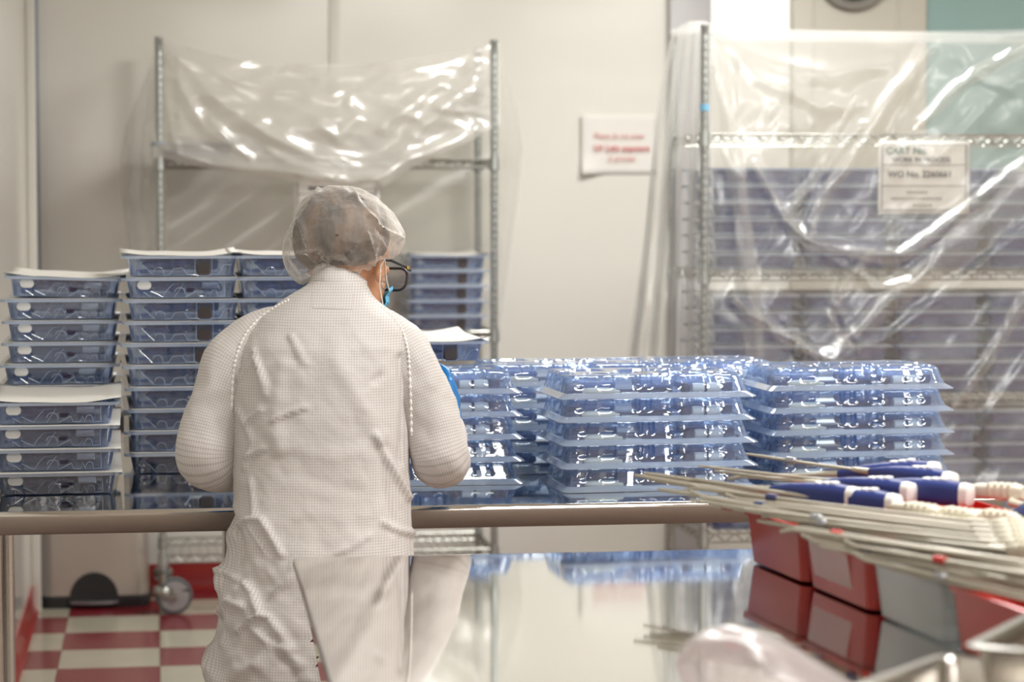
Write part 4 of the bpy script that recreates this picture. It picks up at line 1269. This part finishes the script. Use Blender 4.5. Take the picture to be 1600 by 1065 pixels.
def torso_rings(nr=190, n=150):
    r = np.array(ROWS, float); ys = np.concatenate([np.linspace(438, 560, 50), np.linspace(563, 1200, nr - 50)])
    cols = [np.interp(ys, r[:, 0], r[:, k]) for k in range(1, 6)]
    k = np.exp(-np.linspace(-2, 2, 9) ** 2); k /= k.sum()
    for c_ in range(5):
        a = np.pad(cols[c_], 4, mode='edge'); cols[c_] = np.convolve(a, k, 'valid')
    phi = np.linspace(0, 2 * np.pi, n, endpoint=False) - np.pi * 1.5
    V = np.zeros((len(ys), n, 3)); UVs = np.zeros((len(ys), n, 2))
    for i, y in enumerate(ys):
        xl, xr, dc, bb, bf = (c_[i] for c_ in cols)
        C = np.array(P((xl + xr) / 2, y, dc)); a = (xr - xl) / 2 * dc / FPX
        e = 2 / 2.35
        cs, sn = np.cos(phi), np.sin(phi)
        X = a * np.sign(cs) * np.abs(cs) ** e; Y = np.where(sn < 0, bb, bf) * np.sign(sn) * np.abs(sn) ** e
        V[i] = C + X[:, None] * np.array(RIGHT) + Y[:, None] * np.array(FWD)
    # lengths for the woven grid
    su = np.cumsum(np.linalg.norm(np.diff(V, axis=1, append=V[:, :1]), axis=2), 1)
    mid = n // 2
    UVs[:, :, 0] = V[:, :, 0] * math.cos(THETA) - V[:, :, 1] * math.sin(THETA)
    UVs[:, :, 1] = V[:, :, 2]
    # outward normals
    du = np.roll(V, -1, 1) - np.roll(V, 1, 1); dv = np.gradient(V, axis=0)
    N = np.cross(du, dv); N /= np.linalg.norm(N, axis=2, keepdims=True) + 1e-9
    ctr = V.mean(1, keepdims=True)
    sgn = np.sign(((V - ctr) * N).sum(2, keepdims=True)); N *= sgn
    flat = V.reshape(-1, 3); px, py = to_px_np(flat)
    h = crease(px, py, GCREASE)
    low = np.clip((py - 780) / 120, 0, 1)
    leftish = np.clip((520 - px) / 120, 0, 1)
    gate = np.clip((py - 470) / 60, 0, 1)
    h += ridged(flat[:, 0] * 9 + flat[:, 2] * 5, flat[:, 2] * 8 - flat[:, 0] * 4, flat[:, 1] * 6, 3) * (0.0020 + 0.0044 * low * leftish + 0.0014 * leftish) * gate
    h += ridged(flat[:, 0] * 24 + flat[:, 2] * 14, flat[:, 2] * 17 - flat[:, 0] * 12, flat[:, 1] * 12, 2) * (0.0009 + 0.0024 * low * leftish) * gate
    h += fbm(flat[:, 0] * 6, flat[:, 2] * 3, flat[:, 1] * 5, 2) * 0.005 * gate
    # hanging folds towards the hem
    V = (flat + N.reshape(-1, 3) * h[:, None]).reshape(V.shape)
    return V, UVs, ys


def tube_rings(path, n=64, m_=110, seed=0, folds=1.0):
    s = spline([tuple(p) + (r,) for p, r in path], m_)
    c = s[:, :3]; r = s[:, 3]
    T = np.gradient(c, axis=0); T /= np.linalg.norm(T, axis=1, keepdims=True)
    u = np.cross(T[0], [0, 1.0, 0]); u /= np.linalg.norm(u)
    V = np.zeros((m_, n, 3)); UVs = np.zeros((m_, n, 2)); L = np.concatenate([[0], np.cumsum(np.linalg.norm(np.diff(c, axis=0), axis=1))])
    ph = np.linspace(0, 2 * np.pi, n, endpoint=False)
    for i in range(m_):
        u = u - T[i] * (u @ T[i]); u /= np.linalg.norm(u); v = np.cross(T[i], u)
        dirs = np.cos(ph)[:, None] * u + np.sin(ph)[:, None] * v
        base = c[i] + dirs * r[i]
        h = ridged(base[:, 0] * 10 + seed + base[:, 2] * 4, base[:, 2] * 9 - base[:, 0] * 5, base[:, 1] * 8, 3) * 0.0035 * folds
        h += ridged(base[:, 0] * 25 + seed, base[:, 2] * 22, base[:, 1] * 20, 2) * 0.0012 * folds
        h += fbm(base[:, 0] * 8 + seed, base[:, 2] * 6, base[:, 1] * 8, 2) * 0.005
        V[i] = c[i] + dirs * (r[i] + h)[:, None]
        UVs[i, :, 0] = ph / (2 * np.pi) * 0.40; UVs[i, :, 1] = L[i]
    return V, UVs


def rings_to_obj(parts, name, mat, parent, drop=None):
    verts, faces, uvs = [], [], []
    for V, U in parts:
        a, n = V.shape[:2]; o = sum(len(x) for x in verts)
        verts.append(V.reshape(-1, 3)); uvs.append(U.reshape(-1, 2))
        for i in range(a - 1):
            for j in range(n):
                k = (j + 1) % n
                faces.append((o + i * n + j, o + (i + 1) * n + j, o + (i + 1) * n + k, o + i * n + k))
    vv = np.concatenate(verts); uu = np.concatenate(uvs)
    if drop is not None:
        px, py = to_px_np(vv); faces = [f for f in faces if not drop(px[list(f)].mean(), py[list(f)].mean())]
    me = bpy.data.meshes.new(name); me.from_pydata((vv - np.array(PO)).tolist(), [], faces); me.update()
    lay = me.uv_layers.new(name='UVMap')
    li = np.zeros(len(me.loops), int); me.loops.foreach_get('vertex_index', li)
    lay.data.foreach_set('uv', uu[li].ravel())
    me.materials.append(M[mat]); me.polygons.foreach_set('use_smooth', [True] * len(me.polygons))
    o = bpy.data.objects.new(name, me); COL.objects.link(o); o.parent = parent
    return o, vv, faces


W_ = lambda px, py, d: np.array(P(px, py, d))
torso, tuv, tys = torso_rings()
SLX = lambda py: 483 + (py - 968) * 0.19                     # left edge of the open vent at the back of the gown
slit = lambda px, py: py > 968 and SLX(py) < px < 545 + (py - 968) * 0.3
_f = torso.reshape(-1, 3); _px, _py = to_px_np(_f); _n = torso.shape[1]
for i in range(torso.shape[0]):
    for half in (0, 1):
        ids = np.arange(i * _n, (i + 1) * _n); ctr_ = _f[ids].mean(0); dep_ = (_f[ids] - ctr_) @ np.array(FWD)
        ids = ids[dep_ < 0] if half == 0 else ids[dep_ >= 0]
        k_ = ids[np.argmin(np.abs(_px[ids] - SLX(_py[ids])))]
        if _py[k_] > 966: _f[k_] += np.array(RIGHT) * (SLX(_py[k_]) - _px[k_]) * PD / FPX
torso = _f.reshape(torso.shape)
slL = tube_rings([(W_(480, 540, 4.90), 0.050), (W_(430, 530, 4.89), 0.058), (W_(372, 570, 4.87), 0.064), (W_(342, 635, 4.85), 0.060), (W_(323, 698, 4.835), 0.059), (W_(331, 720, 4.86), 0.056), (W_(362, 720, 4.96), 0.050), (W_(393, 733, 5.04), 0.040), (W_(402, 735, 5.07), 0.034)], seed=3)
slR = tube_rings([(W_(555, 530, 4.90), 0.050), (W_(598, 530, 4.89), 0.056), (W_(640, 575, 4.875), 0.058), (W_(664, 635, 4.865), 0.056), (W_(682, 700, 4.86), 0.055), (W_(688, 718, 4.88), 0.054), (W_(697, 708, 4.96), 0.047), (W_(700, 686, 5.03), 0.040), (W_(698, 662, 5.06), 0.031)], seed=8)
gown, gv, gf = rings_to_obj([(torso, tuv), slL, slR], 'gown', 'gown', person, slit)
gown['label'] = 'white gown with a fine grey check'
bvh = BVHTree.FromPolygons([tuple(v) for v in gv], gf)


def on_gown(px, py, off=0.0):
    r = ray(px, py).normalized(); h = bvh.ray_cast(CAMP, r)
    return None if h[0] is None else h[0] - r * off


# collar
m = MB(); rings = []
cA = [(440, 483, 573, 4.90, 0.064), (431, 488, 568, 4.903, 0.060), (423, 492, 565, 4.906, 0.056), (416, 496, 562, 4.91, 0.052)]
nC = 40
for (py, xl, xr, dc, bb) in cA:
    C = P((xl + xr) / 2, py, dc); a = (xr - xl) / 2 * dc / FPX; rg = []
    for k in range(nC):
        t = 2 * math.pi * k / nC
        tilt = -0.013 * (math.cos(t)) * (440 - py) / 25
        rg.append(L_(C + RIGHT * a * math.cos(t) + FWD * (bb * math.sin(t)) + UP * (tilt - 0.012 * max(0, math.sin(t)) + 0.0012 * math.sin(9 * t))))
    rings.append(rg)
low = [[p - UP * 0.02 for p in rings[0]]]
m.loft(low + rings, False, False)
col = m.build('collar', 'gown', person, solid=0.002)
# check pattern on the collar and label
def plane_uv(o):
    me = o.data; lay = me.uv_layers.new(name='UVMap'); co = np.zeros(len(me.vertices) * 3); me.vertices.foreach_get('co', co); co = co.reshape(-1, 3)
    uvx = np.stack([co @ np.array(RIGHT), co[:, 2]], 1); li = np.zeros(len(me.loops), int); me.loops.foreach_get('vertex_index', li); lay.data.foreach_set('uv', uvx[li].ravel())
plane_uv(col)
m = MB(); pts = []
for i in range(17):
    for j in range(9):
        p = on_gown(488 + 64 * i / 16, 456 + 25 * j / 8 + 2 * i / 16, 0.0012); pts.append(L_(p))
m.grid(pts, 17, 9); lb = m.build('neck_label', 'gown', person); plane_uv(lb); lb['label'] = 'pale rectangular label below the collar'
# ruffled seams where the sleeves join
for sp in ([(452, 468), (430, 480), (402, 500), (382, 525), (370, 555), (364, 590), (362, 640)], [(596, 480), (614, 495), (628, 515), (637, 545), (640, 580), (642, 630), (643, 680)]):
    path, rad = [], []
    for i, (x, y) in enumerate(spline(sp, 90)):
        h = on_gown(x, y, 0.0005)
        if h is None: continue
        path.append(L_(h)); rad.append(0.0022 + 0.0014 * math.sin(i * 1.9))
    if len(path) > 10:
        pa = np.array([tuple(p) for p in path]); kk = np.ones(5) / 5
        for c_ in range(3): pa[2:-2, c_] = np.convolve(pa[:, c_], kk, 'valid')
        m = MB(); m.tube([Vector(p) for p in pa], rad, 8); o = m.build('sleeve_seam', 'tyvek', person); o['label'] = 'ruffled white sleeve seam'

# ---- hair, cap, glasses, mask
def star(outline, c, dr, df, nA=120, nB=48, disp=None, scale=1.0, dcen=4.935):
    ol = np.array(outline, float); ang = np.arctan2(-(ol[:, 1] - c[1]), ol[:, 0] - c[0]); rad = np.hypot(ol[:, 0] - c[0], ol[:, 1] - c[1])
    o_ = np.argsort(ang); ang, rad = ang[o_], rad[o_]
    ang = np.concatenate([ang - 2 * np.pi, ang, ang + 2 * np.pi]); rad = np.concatenate([rad] * 3)
    al = np.linspace(-np.pi, np.pi, nA, endpoint=False); R = np.interp(al, ang, rad)
    k = np.exp(-np.linspace(-1.5, 1.5, 7) ** 2); k /= k.sum(); R = np.convolve(np.concatenate([R[-3:], R, R[:3]]), k, 'valid') * scale
    be = np.linspace(0.02, np.pi - 0.02, nB)
    C = np.array(P(c[0], c[1], dcen)); V = np.zeros((nB, nA, 3)); s = dcen / FPX
    for i, b in enumerate(be):
        dep = -np.cos(b) * (dr if np.cos(b) > 0 else df)
        V[i] = C + (np.cos(al) * R * s * np.sin(b) ** 0.9)[:, None] * np.array(RIGHT) + (np.sin(al) * R * s * np.sin(b) ** 0.9)[:, None] * np.array(UP) + dep * np.array(FWD)
    if disp is not None:
        f_ = V.reshape(-1, 3); px, py = to_px_np(f_); nrm = f_ - C; nrm /= np.linalg.norm(nrm, axis=1, keepdims=True)
        V = (f_ + nrm * disp(f_, px, py)[:, None]).reshape(V.shape)
    return V


HAIRO = [(460, 380), (466, 405), (490, 420), (515, 420), (545, 418), (568, 420), (580, 408), (600, 396), (609, 376), (606, 348), (592, 322), (568, 305), (540, 297), (520, 296), (498, 303), (478, 320), (464, 345)]
V = star(HAIRO, (530, 360), 0.088, 0.118, 72, 36, lambda f_, px, py: ridged(f_[:, 0] * 40 + f_[:, 1] * 10, f_[:, 2] * 9, f_[:, 1] * 20, 2) * 0.003, dcen=4.925)
m = MB(); m.loft([[Vector(p) - PO for p in r] for r in V]); m.build('hair', 'hair', person, angle=80)
CAPO = [(443, 380), (442, 402), (449, 426), (473, 449), (486, 440), (492, 424), (515, 422), (544, 421), (562, 426), (573, 425), (582, 418), (600, 405), (618, 401), (627, 386), (631, 367), (621, 349), (603, 323), (577, 304), (544, 293), (521, 291), (499, 299), (473, 317), (456, 348)]
CC = [([(553, 305), (566, 325), (588, 352), (622, 372)], 6, 0.010), ([(558, 312), (575, 340), (600, 366)], 4, -0.005), ([(470, 345), (477, 372), (484, 398), (505, 415)], 5, 0.007), ([(570, 355), (578, 385), (582, 410)], 4, 0.007),
      ([(465, 395), (495, 392), (520, 412), (560, 420)], 5, 0.007), ([(590, 380), (578, 405), (574, 420)], 4, 0.006), ([(595, 375), (605, 390), (600, 402)], 4, 0.006), ([(500, 300), (470, 345), (455, 370)], 5, 0.006), ([(540, 400), (555, 380), (575, 372)], 4, 0.004), ([(455, 400), (470, 420), (475, 440)], 5, 0.005)]
V = star(CAPO, (533, 366), 0.112, 0.125, 150, 60, lambda f_, px, py: 1.5 * crease(px, py, CC) + ridged(f_[:, 0] * 22, f_[:, 2] * 16, f_[:, 1] * 20, 3) * 0.0045 - 0.002, dcen=4.935)
nB, nA = V.shape[:2]; verts = [Vector(p) - PO for r in V for p in r]; faces = []
Hi = HM.inverted()
for i in range(nB - 1):
    for j in range(nA):
        ids = (i * nA + j, i * nA + (j + 1) % nA, (i + 1) * nA + (j + 1) % nA, (i + 1) * nA + j)
        cpt = sum((verts[k] for k in ids), Vector()) / 4; lc = Hi @ cpt
        if lc.y > 0.055 and lc.z < 0.045: continue            # face opening
        if lc.z < -0.055 and lc.y > -0.045: continue          # neck opening
        faces.append(ids)
m = MB(); m.add(verts, faces); cp = m.build('hair_cover', 'cap', person, angle=80); cp['label'] = 'sheer white bouffant hair cover'
# earring
m = MB(); e0 = Vector((0.087, -0.006, -0.040))
m.tube([HM @ (e0 + Vector((0.001, 0.008 * math.cos(t), 0.008 * math.sin(t)))) for t in np.linspace(0.6, 5.9, 20)], 0.0014, 6); m.build('earring', 'chrome', person)
# glasses
m = MB()
for s_ in (-1, 1):
    m.tube([HM @ Vector(p) for p in ((s_ * 0.080, -0.012, 0.012), (s_ * 0.081, 0.02, 0.017), (s_ * 0.079, 0.075, 0.017), (s_ * 0.072, 0.108, 0.016))], 0.0028, 8)
    rim = [(s_ * 0.036 + p[0], 0.110 - 0.06 * abs(s_ * 0.036 + p[0]) ** 1.0 * 0.3, -0.003 + p[1]) for p in rrect(0.060, 0.046, 0.018, 24)]
    m.tube([HM @ Vector(p) for p in rim + [rim[0]]], 0.0028, 8)
m.tube([HM @ Vector(p) for p in ((-0.008, 0.110, 0.002), (0, 0.113, 0.004), (0.008, 0.110, 0.002))], 0.0024, 8)
g = m.build('glasses', 'black', person); g['label'] = 'black framed glasses'
for s_ in (-1, 1):
    pts = rrect(0.058, 0.044, 0.017, 24); m = MB()
    m.loft([[HM @ Vector((s_ * 0.036 + p[0], 0.109 + o_, -0.003 + p[1])) for p in pts] for o_ in (0, 0.0015)]); m.build('lens', 'lens', g)
MB().box(0.0775, 0.083, 0.080, 0.090, 0.013, 0.020, mat=HM, b=0.001).build('hinge', 'gold', g)
# mask with ear loops
m = MB(); pts = []; nu, nv = 29, 14
for i in range(nu):
    t = (i / (nu - 1) * 2 - 1); a = t * 1.28
    for j in range(nv):
        v = j / (nv - 1); side = abs(t) ** 3
        z = -0.018 - (0.092) * v; z = z * (1 - 0.0 * side) - 0.016 * side * (1 - v)
        rx, ry = 0.064 - 0.010 * v, 0.084 - 0.016 * v
        pl = 0.0025 * math.sin(v * 20)
        pts.append(HM @ Vector(((rx + pl) * math.sin(a), 0.030 + (ry + pl) * math.cos(a), z)))
m.grid(pts, nu, nv); mk = m.build('face_mask', 'mask_blue', person, solid=0.002); mk['label'] = 'blue face mask'
for s_ in (-1, 1):
    m = MB(); m.tube([HM @ Vector(p) for p in ((s_ * 0.064, 0.054, -0.04), (s_ * 0.078, 0.016, -0.024), (s_ * 0.086, -0.012, 0.012), (s_ * 0.086, -0.024, -0.005), (s_ * 0.082, -0.012, -0.042), (s_ * 0.070, 0.03, -0.078), (s_ * 0.060, 0.050, -0.100))], 0.0013, 6)
    m.build('ear_loop', 'white_plastic', mk)

# ================================================================== parts bins on the near table
RB = math.radians(14.1) - THETA                                # the row of bins is turned a little
bx = Vector((math.cos(RB), math.sin(RB), 0)); by = Vector((-math.sin(RB), math.cos(RB), 0))
c1 = PZ(1160, 877, NZ)
Pn = lambda px, py, d: P(px, py, d * KD)


def parts_bin(label, mat, i, ln=0.275, wd=0.43, h=0.093):
    o = c1 + bx * (wd / 2) - by * (i * 0.281 + ln / 2)
    b = thing('parts_bin', label, 'bin', (o.x, o.y, NZ + 0.0015), RB)
    R = lambda w_, d_, z, r=0.02: [(p[0], p[1], z) for p in rrect(w_, d_, r, 32)]
    m = MB(); t = 0.003
    m.loft([R(wd - 0.03, ln - 0.03, 0.0), R(wd - 0.022, ln - 0.022, 0.003), R(wd - 0.006, ln - 0.006, h - 0.012), R(wd + 0.004, ln + 0.004, h - 0.010), R(wd + 0.006, ln + 0.006, h - 0.001), R(wd + 0.002, ln + 0.002, h),
            R(wd - 0.012, ln - 0.012, h), R(wd - 0.028, ln - 0.028, 0.006)], True, True)
    m.build('bin_shell', mat, b)
    return b


parts_bin('red plastic parts bin at the far end of the row, full of blue-handled instruments', 'red_bin', 0)
b2 = parts_bin('second red parts bin in the row, with a film card pocket on its side', 'red_bin', 1)
m = MB(); m.box(-0.445 / 2 - 0.0012, -0.445 / 2 + 0.0045, -0.045, 0.09, 0.012, 0.08, mat=Matrix.Rotation(0.0, 4, 'Y')); 
m2 = MB(); m2.grid([(-0.2161 + 0.000 + (0.0125 * (1 - k)), y, 0.010 + 0.068 * k) for y in np.linspace(-0.06, 0.10, 6) for k in np.linspace(0, 1, 4)], 6, 4)
m2.build('card_pocket', 'bag', b2)['label'] = 'clear card pocket'
parts_bin('clear grey parts bin between the red ones', 'clear_bin', 2)
parts_bin('red parts bin nearest the steel pans', 'red_bin', 3)

# ------------------------------------------------------------------ instruments
def aim(o, p, q):
    d = (Vector(q) - Vector(p)).normalized()
    x = d; y = Vector((0, 0, 1)).cross(x).normalized(); z = x.cross(y)
    o.location = p; o.rotation_euler = Matrix((x, y, z)).transposed().to_euler()


def shaft_mb(L, r=0.0026, hook=0.0):
    m = MB(); m.tube([(0.0, 0, 0), (L * 0.5, 0, -0.001), (L - 0.03, 0, 0), (L, 0, hook)], [r * 1.3, r, r, r * 0.7], 8)
    m.tube([(L * 0.0 + 0.01, 0, 0), (0.05, 0, 0)], [r * 2.2, r * 1.6], 8)
    return m


IP = {}


def proto_instr(kind):
    hl = 0.175 if kind == 'blue' else 0.105
    if kind == 'blue':
        m = MB()
        prof = [(0.0, 0.015, 0.0185), (0.03, 0.0185, 0.021), (0.09, 0.0175, 0.0185), (0.125, 0.014, 0.015), (0.155, 0.009, 0.010), (0.175, 0.006, 0.006)]
        m.loft([[(x, ry * p[0] / 0.5, rz * p[1] / 0.5) for p in rrect(1, 1, 0.32, 24)] for x, ry, rz in prof])
        h = Proto('handle', m, 'blue_handle', 'dark blue handle')
        m = MB(); m.loft([[(x, ry * p[0] / 0.5, rz * p[1] / 0.5) for p in rrect(1, 1, 0.32, 24)] for x, ry, rz in ((-0.016, 0.011, 0.013), (-0.013, 0.015, 0.0175), (0.001, 0.0157, 0.0192))])
        for k in range(3): m.box(0.03 + k * 0.016, 0.042 + k * 0.016, -0.008, 0.008, 0.018, 0.025 - k * 0.0015, b=0.002)
        c = Proto('end_cap', m, 'white_plastic', 'white end cap')
        return [h, c], hl
    m = MB()
    prof = [(0.0, 0.010, 0.010), (0.01, 0.014, 0.014), (0.045, 0.015, 0.013), (0.08, 0.013, 0.012), (0.10, 0.008, 0.008), (0.105, 0.005, 0.005)]
    m.loft([[(x, ry * p[0] / 0.5, rz * p[1] / 0.5) for p in rrect(1, 1, 0.3, 24)] for x, ry, rz in prof])
    for k in range(4): m.box(0.018 + k * 0.012, 0.024 + k * 0.012, -0.0155, 0.0155, -0.006, 0.0148, b=0.001)
    h = Proto('handle', m, 'cream', 'cream handle')
    m = MB(); m.tube([(0.02, 0, -0.010), (0.012, 0.022, -0.014), (-0.012, 0.034, -0.016), (-0.035, 0.036, -0.014)], [0.005, 0.0065, 0.0065, 0.004], 10)
    t = Proto('trigger', m, 'cream')
    return [h, t], hl


LENS = (0.34, 0.40, 0.46, 0.52)


def instrument(kind, butt, tip, label, group):
    key = kind
    if key not in IP: IP[key] = proto_instr(kind)
    parts, hl = IP[key]
    L = (Vector(tip) - Vector(butt)).length - hl
    o = thing('surgical_instrument', label, 'instrument', butt, 0, group)
    for p_ in parts: p_.copy_to(o)
    s_ = shaft_mb(L, 0.0028 if kind == 'blue' else 0.0036, random.choice((0.0, 0.0, 0.006, -0.006))).build('shaft', 'shaft', o)
    s_.location = (hl - 0.01, 0, 0)
    if random.random() < 0.3:
        x = hl + L * random.uniform(0.55, 0.95)
        MB().lathe([(0.0036, 0), (0.0062, 0.002), (0.0062, 0.022), (0.0036, 0.024)], 12, mat=Matrix.Translation((x, 0, 0)) @ Matrix.Rotation(math.pi / 2, 4, 'Y')).build('shaft_collar', random.choice(('navy', 'navy', 'silver', 'red_bin')), o)
    aim(o, butt, tip)
    return o


BL = [((1480, 754, 4.22), (1160, 708, 4.62), 'topmost blue-handled instrument in the far red bin, white end cap showing'), ((1505, 772, 4.14), (1085, 727, 4.50), 'long blue-handled instrument lying below the topmost one'),
      ((1392, 789, 4.06), (1030, 744, 4.46), 'blue-handled instrument lowest in the far red bin, handle ending mid-bin'), ((1455, 738, 4.32), (1175, 742, 4.52), 'blue-handled instrument partly hidden behind the topmost one'),
      ((1415, 770, 4.18), (1110, 735, 4.5), 'blue-handled instrument under the crossing shafts'), ((1330, 778, 4.12), (1000, 742, 4.5), 'blue-handled instrument with its handle among the cream shafts')]
for bt, tp_, lb_ in BL: instrument('blue', Pn(*bt), Pn(*tp_), lb_, 'blue-handled instruments')
CR = [((1560, 832, 3.90), (1010, 748, 4.42)), ((1530, 812, 3.96), (1000, 738, 4.44)), ((1595, 815, 3.96), (1040, 752, 4.40)), ((1600, 770, 4.14), (1130, 742, 4.50)), ((1500, 826, 3.92), (985, 741, 4.40)), ((1610, 842, 3.86), (1075, 760, 4.34)),
      ((1470, 805, 3.98), (1060, 745, 4.38))]
for i, (bt, tp_) in enumerate(CR):
    lb_ = 'cream-handled instrument resting alone on the red rim beside the blue handles' if i == 3 else 'cream-handled instrument with a long thin shaft over the second red bin'
    instrument('cream', Pn(*bt), Pn(*tp_), lb_, 'cream-handled instruments over the second bin')


def bundle(n, cols, F0, F1, T0, T1, label, group):
    """handles laid side by side in two layers and two rows, shafts fanning to their tips"""
    F0, F1, T0, T1 = (Vector(a) for a in (F0, F1, T0, T1))
    k_ = 0
    for c in range(cols):
        for layer in (0, 1):
            for row in (0, 1):
                if k_ >= n: return
                k_ += 1
                t = (c + 0.25 * row + 0.12 * layer) / (cols - 0.4)
                tip = T0.lerp(T1, min(1, t)) + Vector((random.uniform(-.03, .03), random.uniform(-.03, .03), 0.008 * layer + random.uniform(-.003, .003)))
                bt = F0.lerp(F1, c / (cols - 1)) + UP * (0.026 * layer - 0.008)
                bt = bt + (bt - tip).normalized() * (0.118 * row + 0.012 * layer)
                instrument('cream', bt, tip, label, group)


bundle(24, 6, Pn(1625, 848, 3.68), Pn(1640, 888, 3.48), Pn(1050, 764, 4.26), Pn(1260, 830, 4.01), 'cream-handled instrument with shaft in the thick bundle over the clear bin', 'cream-handled instruments over the clear bin')
bundle(20, 5, Pn(1770, 925, 3.22), Pn(1800, 972, 3.07), Pn(1240, 832, 3.86), Pn(1410, 884, 3.64), 'instrument shaft in the lowest bundle above the last red bin', 'instrument shafts above the last bin')
# navy ribbed grip at the picture's edge
o = thing('ribbed_grip', 'navy ribbed grip lying on the bins beside the cream handles', 'instrument', Pn(1612, 800, 3.98))
m = MB(); m.loft([[(r * math.cos(a) * (1 + 0.06 * math.cos(8 * a)), r * math.sin(a) * (1 + 0.06 * math.cos(8 * a)), z) for a in np.linspace(0, 2 * math.pi, 64, endpoint=False)] for z, r in ((-0.045, 0.014), (-0.04, 0.018), (0.03, 0.020), (0.036, 0.015))], mat=Matrix.Rotation(1.0, 4, 'Y'))
m.build('grip', 'navy', o)
MB().tube([(0.03, 0, 0.02), (0.14, 0, 0.075)], [0.008, 0.006], 12).build('rod', 'shaft', o)

# ------------------------------------------------------------------ clear bag and steel pans nearest the camera
g0 = Pn(1212, 1088, 3.0)
m = MB(); nu, nv = 60, 40
V = []
for i in range(nv):
    b = math.pi * (0.03 + 0.94 * i / (nv - 1)); row = []
    for j in range(nu):
        a = 2 * math.pi * j / nu
        row.append((0.105 * math.cos(a) * math.sin(b) ** 0.7, 0.085 * math.sin(a) * math.sin(b) ** 0.7, 0.042 - 0.042 * math.cos(b)))
    V.append(row)
V = np.array(V); f_ = V.reshape(-1, 3)
h = ridged(f_[:, 0] * 9, f_[:, 1] * 9, f_[:, 2] * 12, 2) * 0.014
nr_ = f_ - np.array([0, 0, 0.042]); nr_ /= np.linalg.norm(nr_, axis=1, keepdims=True)
f_ = f_ + nr_ * h[:, None]; f_[:, 2] += np.clip(-f_[:, 0] * 0.5, -0.06, 0.05) * (f_[:, 2] / 0.11); f_[:, 2] = np.maximum(f_[:, 2], 0.001)
m.loft(f_.reshape(nv, nu, 3).tolist())
bag = m.build('plastic_bag', 'bag', None, angle=80); bag.location = (g0.x, g0.y, NZ + 0.002); bag.rotation_euler = (0, 0, -THETA)
tag(bag, 'crumpled clear plastic bag lying on the mirror-bright table', 'bag')


def pan(label, p0, p1, wd, depth, zr):
    p0, p1 = Vector(p0), Vector(p1); d = (p1 - p0); L = d.length; a = math.atan2(d.y, d.x)
    ex = d.normalized(); ey = Vector((ex.y, -ex.x, 0))            # away from the rim line, to the camera's right
    c_ = p0 + d / 2 + ey * wd / 2
    o = thing('steel_pan', label, 'pan', (c_.x, c_.y, NZ + 0.002), a)
    h = zr - NZ - 0.002
    R = lambda w_, d_, z, r=0.02: [(p[0], p[1], z) for p in rrect(w_, d_, r, 32)]
    m = MB(); m.loft([R(L - 0.05, wd - 0.05, 0), R(L - 0.036, wd - 0.036, 0.008), R(L - 0.02, wd - 0.02, h - 0.006), R(L, wd, h - 0.004), R(L + 0.004, wd + 0.004, h), R(L - 0.02, wd - 0.02, h + 0.001), R(L - 0.03, wd - 0.03, h - 0.01), R(L - 0.045, wd - 0.045, 0.01)], True, True)
    m.build('pan_body', 'steel', o)


zr = 0.88
pan('shallow steel pan at the table front, beside the clear bag', PZ(1330, 1072, zr), PZ(1470, 1021, zr), 0.22, 0.09, zr)
pan('shallow steel pan at the table front, beside the last red bin', PZ(1506, 1008, zr + 0.02), PZ(1690, 915, zr + 0.02), 0.22, 0.09, zr + 0.02)
